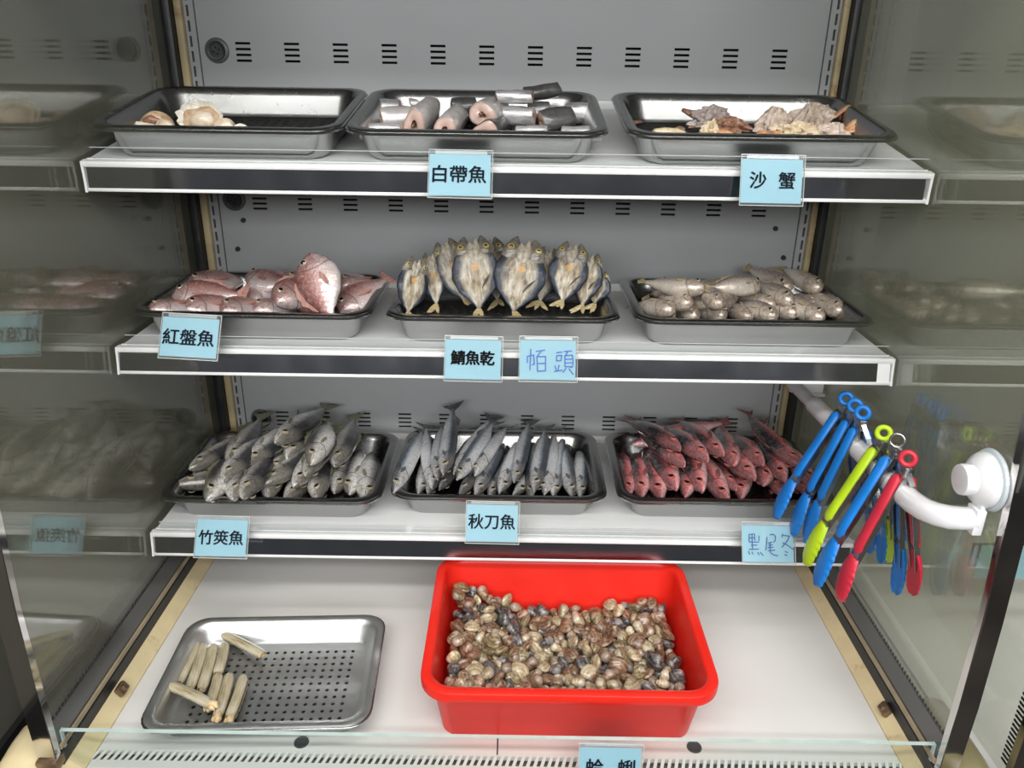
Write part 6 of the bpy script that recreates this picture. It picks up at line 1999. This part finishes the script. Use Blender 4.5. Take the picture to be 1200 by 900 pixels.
  (-0.1329, 0.0937, 0.0415, -2.10, 2.23, -0.28, 1.09),
  (-0.0829, 0.0788, 0.0068, 0.08, 0.02, 2.20, 1.14),
  (0.0689, -0.0254, 0.0063, 2.95, -0.07, 1.58, 1.03),
  (0.0303, 0.0741, 0.0174, -0.59, -0.05, 1.28, 0.99),
  (0.0981, 0.0238, 0.0213, 1.06, 0.49, -0.14, 1.09),
  (-0.0554, 0.0623, 0.0125, 0.98, -2.98, -0.02, 1.11),
  (0.0117, 0.0103, 0.0057, 0.19, -0.03, -1.81, 0.92),
  (0.1122, -0.0541, 0.02, -1.71, -0.32, 0.57, 0.92),
  (0.0965, 0.0507, 0.0317, 0.19, 0.31, -2.92, 1.15),
  (0.0167, -0.0103, 0.0073, -1.38, -0.28, 1.23, 0.90),
  (0.1138, 0.0406, 0.0364, -2.00, 0.16, -0.22, 1.02),
  (0.0126, 0.0507, 0.0124, -2.06, -0.43, 0.16, 1.11),
  (0.0725, -0.0078, 0.0254, 2.45, 0.16, -1.64, 1.15),
  (0.031, -0.0397, 0.0179, 0.91, -0.07, 0.44, 1.06),
  (-0.1303, -0.0235, 0.0232, -0.11, -0.60, 0.87, 1.11),
  (-0.1184, 0.0411, 0.03, -1.98, -2.03, 0.52, 1.08),
  (0.1217, -0.0259, 0.0212, 1.47, -0.37, -2.55, 1.11),
  (0.0227, -0.0606, 0.0241, 1.32, 0.44, -0.61, 1.15),
  (0.0473, -0.0259, 0.0226, 1.43, 0.05, -3.09, 1.13),
  (-0.0295, -0.0699, 0.0314, 1.63, 0.33, -1.22, 1.15),
  (0.0385, 0.0274, 0.0169, -1.05, -2.29, -0.03, 1.05),
  (0.0508, 0.0322, 0.0249, -0.36, -0.03, 3.05, 1.00),
  (0.0878, 0.0432, 0.0213, -0.55, -0.35, -0.78, 1.07),
  (-0.0368, -0.0516, 0.0142, 0.06, 2.11, 0.88, 0.86),
  (-0.0569, 0.0373, 0.0078, -0.90, -2.66, 0.98, 1.07),
  (-0.1294, 0.0553, 0.0141, 0.16, 0.72, -1.25, 0.95),
  (0.1159, -0.0009, 0.0138, -1.96, 0.08, -0.87, 1.11),
  (-0.1186, 0.0066, 0.0103, 1.83, 0.25, -0.54, 0.91),
  (-0.0652, 0.0119, 0.0081, 2.36, 0.73, -1.59, 1.03),
  (-0.0518, 0.0879, 0.0212, 2.75, -0.69, -0.24, 0.99),
  (0.1172, -0.0132, 0.0212, -2.97, 0.60, 0.32, 0.93),
  (-0.1314, -0.0429, 0.0315, -0.15, 0.23, 1.44, 1.05),
  (0.1273, -0.0148, 0.0066, 0.42, -0.01, -0.83, 1.10),
  (-0.0989, 0.0728, 0.0164, -2.58, 1.20, -0.80, 1.17),
  (0.09, 0.0707, 0.0193, 0.65, 0.10, -2.36, 0.92),
  (0.0686, 0.034, 0.0191, -2.61, 0.82, -1.03, 1.16),
  (0.0653, -0.0096, 0.0067, 0.97, 0.19, -1.98, 0.96),
  (0.0002, 0.0854, 0.0129, -0.75, -1.01, 1.50, 0.88),
  (-0.0346, -0.0001, 0.0091, -0.46, 0.12, 0.02, 1.17),
  (-0.1191, 0.0313, 0.0158, 3.11, 0.48, -0.53, 0.98),
  (0.0046, -0.0105, 0.0074, -1.18, 0.67, -0.88, 0.96),
  (-0.1289, 0.0024, 0.0202, 1.96, -0.06, 0.69, 1.17),
  (0.0052, 0.0745, 0.0152, -0.04, 2.24, 2.04, 1.04),
  (-0.1116, 0.0026, 0.0225, -0.84, 0.31, 0.94, 1.04),
  (-0.1146, -0.0614, 0.0362, 2.82, 0.24, 0.42, 0.92),
  (0.0846, -0.0613, 0.0259, 1.45, 0.03, 0.20, 0.96),
  (0.0885, -0.0215, 0.0176, -1.28, -0.12, -2.82, 0.94),
  (0.026, 0.0349, 0.0178, -2.22, 0.61, 0.85, 1.06),
  (0.0637, 0.0231, 0.0066, 2.72, -0.09, 1.31, 1.10),
  (0.0643, 0.0422, 0.0067, 0.03, 0.01, -0.90, 1.13),
  (-0.1038, 0.0575, 0.012, -1.50, 0.23, -0.72, 1.06),
  (-0.0052, 0.0015, 0.0071, 2.78, 0.21, 1.41, 1.15),
  (-0.1316, -0.0008, 0.0333, -0.64, 2.94, 0.21, 0.93),
  (-0.1152, 0.0147, 0.0279, 0.55, -1.14, 0.84, 0.98),
  (-0.0271, -0.0274, 0.0181, -0.13, 0.32, -2.74, 1.00),
  (-0.0699, 0.0727, 0.0181, 1.53, 0.38, 2.72, 0.92),
  (0.0398, 0.0473, 0.0174, 0.60, -0.07, 2.39, 0.87),
  (-0.0792, 0.086, 0.0165, -0.09, 0.50, 0.83, 1.08),
  (-0.1288, -0.0628, 0.0288, 0.98, 0.33, -3.04, 1.15),
  (-0.0696, -0.0112, 0.0092, -1.92, 0.12, -2.16, 1.14),
  (-0.1241, 0.0625, 0.027, -2.39, 0.06, -0.21, 1.18),
  (0.0851, -0.0504, 0.0176, 2.42, 0.16, -0.92, 1.10),
  (0.1021, 0.0492, 0.0208, -0.71, -0.57, 0.69, 0.98),
  (0.1258, 0.0345, 0.0288, -0.65, 2.60, 0.46, 0.95),
  (0.132, 0.0469, 0.0337, 0.27, -0.01, -0.44, 0.97),
  (-0.0199, 0.029, 0.0057, 0.42, -0.09, -1.24, 0.94),
  (-0.1095, -0.0451, 0.0314, 0.02, -0.17, 0.87, 1.10),
  (0.0492, 0.0535, 0.0069, 2.72, 0.10, 0.07, 1.17),
  (0.0977, 0.0082, 0.0294, -0.40, 0.70, -1.37, 1.10),
  (0.0198, -0.0285, 0.0163, 2.71, -0.04, -1.47, 1.00),
  (0.0903, 0.0583, 0.0226, -2.50, 0.18, 0.67, 0.88),
  (0.0369, 0.0109, 0.0069, 0.35, 0.27, 2.98, 1.12),
  (-0.1286, 0.0652, 0.0078, -0.35, 0.50, -1.48, 1.05),
  (0.0533, 0.0589, 0.0195, -0.17, 1.05, 3.02, 1.00),
  (-0.0436, 0.0416, 0.0097, 0.00, -1.05, -2.28, 1.14),
  (-0.0565, 0.0091, 0.0205, -0.35, 0.79, -2.78, 1.06),
  (0.0888, 0.0856, 0.021, 2.98, -0.36, -0.81, 1.15),
  (-0.1153, 0.0922, 0.0311, 0.95, 0.97, -0.98, 1.00),
  (-0.0958, -0.0317, 0.0135, 0.83, -0.34, -1.60, 1.02),
  (-0.1209, -0.0217, 0.0164, 2.60, 0.31, 1.67, 0.96),
  (-0.0408, -0.028, 0.0077, -0.09, 2.72, -1.05, 1.14),
  (0.0319, 0.0487, 0.0077, 2.44, 0.67, 0.99, 0.99),
  (0.0489, 0.0208, 0.0071, 0.07, 2.63, -1.27, 0.98),
  (0.0434, -0.0606, 0.0298, -1.87, 0.41, 0.96, 1.09),
  (-0.1039, 0.0121, 0.0125, -3.08, 0.45, -0.39, 1.06),
  (-0.1084, -0.0583, 0.0241, -0.50, 0.86, -0.26, 0.94),
  (-0.078, 0.0204, 0.0077, -1.97, -0.54, -0.36, 0.97),
  (-0.1013, 0.0869, 0.029, 0.30, -0.08, -2.05, 1.17),
  (0.103, 0.0631, 0.0266, -0.24, -0.47, 3.09, 0.92),
  (0.0244, -0.0211, 0.0072, -1.75, 0.28, -0.59, 0.90),
  (0.0494, -0.0395, 0.0163, -0.29, -2.76, -1.30, 0.98),
  (-0.1123, -0.027, 0.0271, -0.21, 0.38, 0.50, 1.03),
  (-0.1304, 0.0444, 0.02, 0.09, -0.73, 0.79, 1.01),
  (0.0303, 0.0154, 0.0167, 1.27, 0.26, -2.60, 0.98),
  (-0.1112, 0.0217, 0.0061, -0.38, -2.96, -1.10, 0.99),
  (0.1081, -0.0026, 0.0257, -1.80, -0.42, -0.07, 1.01),
  (-0.0507, -0.017, 0.0085, 0.73, -0.99, 1.34, 0.98),
  (-0.1017, -0.0457, 0.0194, 0.68, 1.06, 2.21, 1.12),
  (-0.0106, -0.0266, 0.0099, 1.41, 0.45, 0.05, 0.91),
  (-0.1258, 0.0193, 0.0091, -1.08, 0.39, -2.99, 1.14),
  (-0.1084, -0.0139, 0.0168, -0.39, -0.93, -1.15, 1.16),
  (0.062, 0.0063, 0.0075, -0.97, -2.95, -0.78, 1.09),
  (0.1221, 0.0876, 0.0175, 0.46, -2.28, -1.23, 0.94),
  (0.0779, -0.0128, 0.0055, -0.00, -0.00, 0.61, 0.90),
  (-0.0844, 0.0269, 0.0204, 1.01, -1.67, -1.43, 0.97),
  (-0.0792, -0.0408, 0.0181, -0.13, -2.91, 0.78, 1.01),
  (0.1149, 0.0588, 0.0202, -1.56, -0.52, -2.20, 1.08),
  (0.1072, 0.0113, 0.0185, 0.91, -0.02, 0.35, 0.90),
  (0.1122, 0.0109, 0.0068, 0.90, 0.59, 0.31, 0.89),
  (0.106, 0.0906, 0.0251, 2.33, -2.08, -0.25, 1.05),
  (0.0581, 0.0847, 0.0077, 0.01, -2.45, -0.18, 0.98),
  (-0.0772, 0.0456, 0.0144, -0.70, 0.76, -2.04, 0.89),
  (-0.13, 0.0887, 0.0281, 0.61, -0.82, -2.20, 1.15),
  (0.0267, 0.0244, 0.0064, 2.72, -0.09, -0.28, 1.06),
  (-0.1112, 0.0371, 0.0058, 0.43, 0.01, 1.89, 0.96),
  (-0.0242, 0.0127, 0.0066, 0.00, 0.00, 1.79, 1.11),
  (-0.0118, 0.0836, 0.0064, -0.01, 3.13, 1.05, 1.05),
  (-0.0519, 0.0856, 0.0075, -1.72, -0.69, -0.61, 0.93),
  (0.1136, 0.0835, 0.0303, 1.65, -0.32, -2.45, 1.06),
  (0.1013, -0.0402, 0.019, -2.46, -0.48, 0.53, 1.18),
  (-0.0171, 0.0387, 0.0159, -0.04, 1.23, -0.30, 0.93),
  (0.0066, 0.0598, 0.0056, 0.10, -0.09, 0.78, 0.89),
  (0.1105, -0.0313, 0.0093, 1.62, 0.71, -1.96, 1.07),
  (0.0867, -0.0106, 0.0159, 1.19, 0.88, 2.62, 0.93),
  (-0.0269, 0.0842, 0.0085, -0.38, -2.34, 1.27, 1.08),
  (0.0654, 0.0577, 0.0096, -0.39, -3.08, 1.22, 0.88),
  (-0.0428, -0.0443, 0.0059, 0.43, -0.09, 1.71, 0.99),
  (-0.1245, -0.0928, 0.0385, -0.65, -0.14, -2.33, 0.92),
  (0.0381, -0.0895, 0.0408, 0.23, 0.02, -0.67, 0.88),
  (0.1105, -0.0904, 0.0296, 1.20, 1.09, -1.30, 0.95),
  (-0.1163, 0.0783, 0.0229, -1.16, 0.15, -1.36, 1.13),
  (0.0356, -0.0881, 0.0253, 0.55, -0.94, 2.70, 1.13),
  (-0.0725, -0.079, 0.0331, 0.57, -0.57, -2.32, 0.87),
  (0.0557, -0.0645, 0.0224, -0.10, -2.99, 0.28, 0.95),
  (0.1145, 0.0221, 0.0248, 0.72, -0.76, 0.01, 1.13),
  (-0.0429, -0.0845, 0.0225, 0.00, 2.82, 0.12, 0.91),
  (-0.0971, -0.0695, 0.0267, -0.11, 2.95, -1.13, 1.08),
  (0.0994, -0.0901, 0.0226, 1.04, 0.70, 2.35, 0.93),
  (0.0539, -0.0782, 0.0273, 0.09, 0.22, -1.48, 1.02),
  (0.1105, -0.0757, 0.0267, -0.57, -0.48, 1.04, 1.15),
  (-0.1116, -0.0894, 0.0459, -0.53, -0.49, 1.20, 1.17),
  (-0.1301, 0.0318, 0.026, 2.25, -0.77, 0.04, 1.14),
  (-0.0665, -0.0897, 0.0287, -3.00, -0.09, -0.89, 0.91),
  (0.073, -0.093, 0.0393, -0.56, -0.14, -3.02, 0.91),
  (0.0416, -0.078, 0.0338, -0.01, 0.01, -2.16, 0.99),
  (0.0855, -0.0908, 0.0297, -1.41, -1.27, 0.20, 1.14),
  (-0.134, -0.0843, 0.042, 0.40, 0.70, 2.83, 0.98),
  (-0.0148, -0.0746, 0.0314, -0.26, -1.22, 1.30, 1.00),
  (0.0161, -0.088, 0.0253, -0.07, 0.43, -2.95, 1.10),
  (-0.1221, -0.0745, 0.0361, 2.00, -0.13, 0.85, 0.95),
  (0.0709, -0.0893, 0.0296, 0.62, -2.50, -1.59, 0.97),
  (-0.1166, -0.0838, 0.0312, 1.23, 2.58, 0.87, 0.98),
  (-0.0934, -0.0899, 0.0281, 0.60, 1.10, -2.00, 1.00),
  (-0.0798, -0.0698, 0.0263, 0.54, -0.26, 0.06, 0.97),
  (-0.0083, -0.0893, 0.0277, -0.16, 0.30, -1.26, 0.88),
  (-0.0565, -0.0764, 0.0297, -0.37, 0.68, -0.47, 0.95),
  (0.0553, -0.0781, 0.0387, 0.03, 0.03, -0.05, 0.91),
  (0.0672, -0.0715, 0.0317, 0.77, -0.41, -1.20, 1.17),
  (0.0948, -0.0764, 0.0269, 1.54, -0.12, 1.38, 1.12),
  (0.1311, -0.0765, 0.0284, 2.83, -0.16, -0.43, 0.91),
  (-0.0896, -0.0584, 0.0242, 0.81, 0.02, -0.45, 1.02),
  (-0.0995, -0.0959, 0.0429, 1.37, -0.74, -0.04, 0.89),
  (0.0752, 0.0106, 0.0258, -0.80, 2.35, 1.23, 1.17),
  (-0.0974, -0.0846, 0.0414, 0.25, 0.45, -0.23, 0.93),
  (-0.1329, -0.0762, 0.0307, -0.43, 1.95, 1.95, 0.88),
  (-0.1061, -0.0895, 0.0307, 0.74, 0.54, -2.38, 1.11),
  (-0.0442, -0.07, 0.0272, 0.13, 2.31, 0.18, 1.12),
  (-0.134, -0.0953, 0.0498, 1.73, 0.23, -2.65, 1.06),
  (-0.1226, -0.0502, 0.0231, -0.62, -2.89, 0.15, 1.08),
  (-0.1224, -0.0522, 0.037, 1.12, 0.62, 1.02, 0.88),
  (-0.0856, -0.0812, 0.0283, 1.38, 2.32, -0.43, 1.00),
  (0.0482, -0.0905, 0.0327, 0.95, 0.48, -2.20, 1.03),
  (-0.0328, -0.0902, 0.0307, 0.85, 0.23, -0.14, 1.18),
  (0.123, -0.0887, 0.0254, -0.17, -0.89, 1.62, 0.87),
  (-0.0782, -0.0916, 0.0315, -1.88, -0.70, -1.95, 0.87),
  (0.0047, -0.0917, 0.034, 0.72, 2.76, -0.65, 1.05),
  (-0.1217, -0.0368, 0.0228, 0.21, 1.93, 1.36, 0.96),
  (-0.1295, 0.0176, 0.0233, 0.69, -0.40, 3.14, 1.08),
  (-0.1308, -0.0897, 0.0299, -2.29, -0.17, 0.96, 1.04),
  (-0.0007, -0.0767, 0.0299, -0.94, -1.29, -1.29, 1.16),
  (-0.1119, -0.0707, 0.0273, -0.57, 0.46, -0.79, 0.92),
  (0.0157, -0.0738, 0.0332, -1.31, -0.11, 2.91, 1.13),
  (-0.0215, -0.0827, 0.0239, -0.87, -0.33, -1.16, 0.91),
  (0.0817, -0.0754, 0.0356, -0.40, -0.15, -2.31, 1.01),
  (-0.0857, -0.0912, 0.0412, 1.79, 0.20, 1.02, 1.09),
  (0.0237, -0.0918, 0.0368, 0.60, 0.55, -0.55, 1.07),
 ]}
BASE = Vector((.072, .760, -.697))
wts = [0, 0, 0, 1, 1, 2, 2, 3, 4, 4, 0, 1]
rc = random.Random(5)
for i, (x, y, z, a, b, c, s) in enumerate(CL['top']):
    q = rc.choice(wts)
    o = link('clam', CMS[q][i % 3], None, BASE + Vector((x * .968, y * .962, z)), (a, b, c))
    o.scale = (s, s, s)
    tag(o, 'small %s clam lying in the heap in the red basin' % CLM[q][0], 'clam', 'clams heaped in the red basin')
# the deeper layer of the heap
bm = bmesh.new()
lows = [clam_mesh(mt, 0, True) for _, mt in CLM]
for i, (x, y, z, a, b, c, s) in enumerate(CL['rest']):
    q = rc.choice(wts)
    k0 = len(bm.faces)
    v0 = len(bm.verts)
    bm.from_mesh(lows[q])
    bm.verts.ensure_lookup_table(); bm.faces.ensure_lookup_table()
    bmesh.ops.transform(bm, matrix=Matrix.LocRotScale(Vector((x * .93, y * .92, z)), Euler((a, b, c)), Vector((s, s, s))), verts=bm.verts[v0:])
    for f in bm.faces[k0:]:
        f.material_index = q
        f.smooth = True
lay = obj('clam_heap', bm, [mt for _, mt in CLM], None, BASE)
tag(lay, 'deeper layer of small clams filling the bottom of the red basin', 'clams', kind='stuff')

# ------------------------------------------------------------------ light
def area(loc, target, sx, sy, power, col=(1, 1, 1)):
    l = bpy.data.lights.new('ceiling_or_fill_light', 'AREA')
    l.shape = 'RECTANGLE'
    l.size, l.size_y = sx * S, sy * S
    l.energy = power * S * S
    l.color = col
    o = bpy.data.objects.new('ceiling_or_fill_light', l)
    COL.objects.link(o)
    o.location = loc
    d = Vector(target) - Vector(loc)
    o.rotation_euler = d.to_track_quat('-Z', 'Y').to_euler()
    return o
area((.2, .30, 1.12), (.2, .75, -.5), 2.8, .20, 16, (1, .99, .96))
area((0, -.55, 1.12), (0, .6, -.5), 2.6, .22, 42, (1, .99, .96))
area((0, -1.30, 1.12), (0, .6, -.5), 2.6, .22, 40, (1, .99, .97))
area((0, -2.15, .58), (0, 1.0, -.2), 3.2, .5, 56, (.98, .99, 1))  # added fill behind the camera, brightens back panel and shelf interiors
w = bpy.data.worlds.new('World')
SC.world = w
w.use_nodes = True
w.node_tree.nodes['Background'].inputs[0].default_value = (.62, .66, .70, 1)
w.node_tree.nodes['Background'].inputs[1].default_value = .13

# ------------------------------------------------------------------ to metres, camera
for o in list(SC.objects):
    if o.parent is None:
        o.location = (o.location - Vector((0, 0, FLOOR))) * S
        if o.type != 'LIGHT':
            o.scale = o.scale * S
F_, PT, RL, YW, CX = 918.6, .3876, .0141, .0025, .0066
cy, sy = math.cos(YW), math.sin(YW)
Rz = Matrix(((cy, sy, 0), (-sy, cy, 0), (0, 0, 1)))
cp, sp = math.cos(PT), math.sin(PT)
Rx = Matrix(((1, 0, 0), (0, cp, -sp), (0, sp, cp)))
cr, sr = math.cos(RL), math.sin(RL)
Ry = Matrix(((cr, 0, sr), (0, 1, 0), (-sr, 0, cr)))
Mw = (Ry @ Rx @ Rz).transposed()
right, fwd, up = Mw.col[0], Mw.col[1], Mw.col[2]
cam = bpy.data.cameras.new('camera')
cam.sensor_fit = 'HORIZONTAL'
cam.sensor_width = 36
cam.lens = F_ / 1200 * 36
cam.clip_start = .02
co = bpy.data.objects.new('camera', cam)
COL.objects.link(co)
co.matrix_world = Matrix(((right.x, up.x, -fwd.x, CX * S), (right.y, up.y, -fwd.y, 0), (right.z, up.z, -fwd.z, -FLOOR * S), (0, 0, 0, 1)))
SC.camera = co
vs = SC.view_settings
vs.view_transform = 'Standard'
vs.look = 'None'
vs.gamma = 1
vs.use_curve_mapping = False
vs.exposure = 0
SC.cycles.transparent_max_bounces = 16
SC.cycles.max_bounces = 10
SC.cycles.caustics_reflective = False
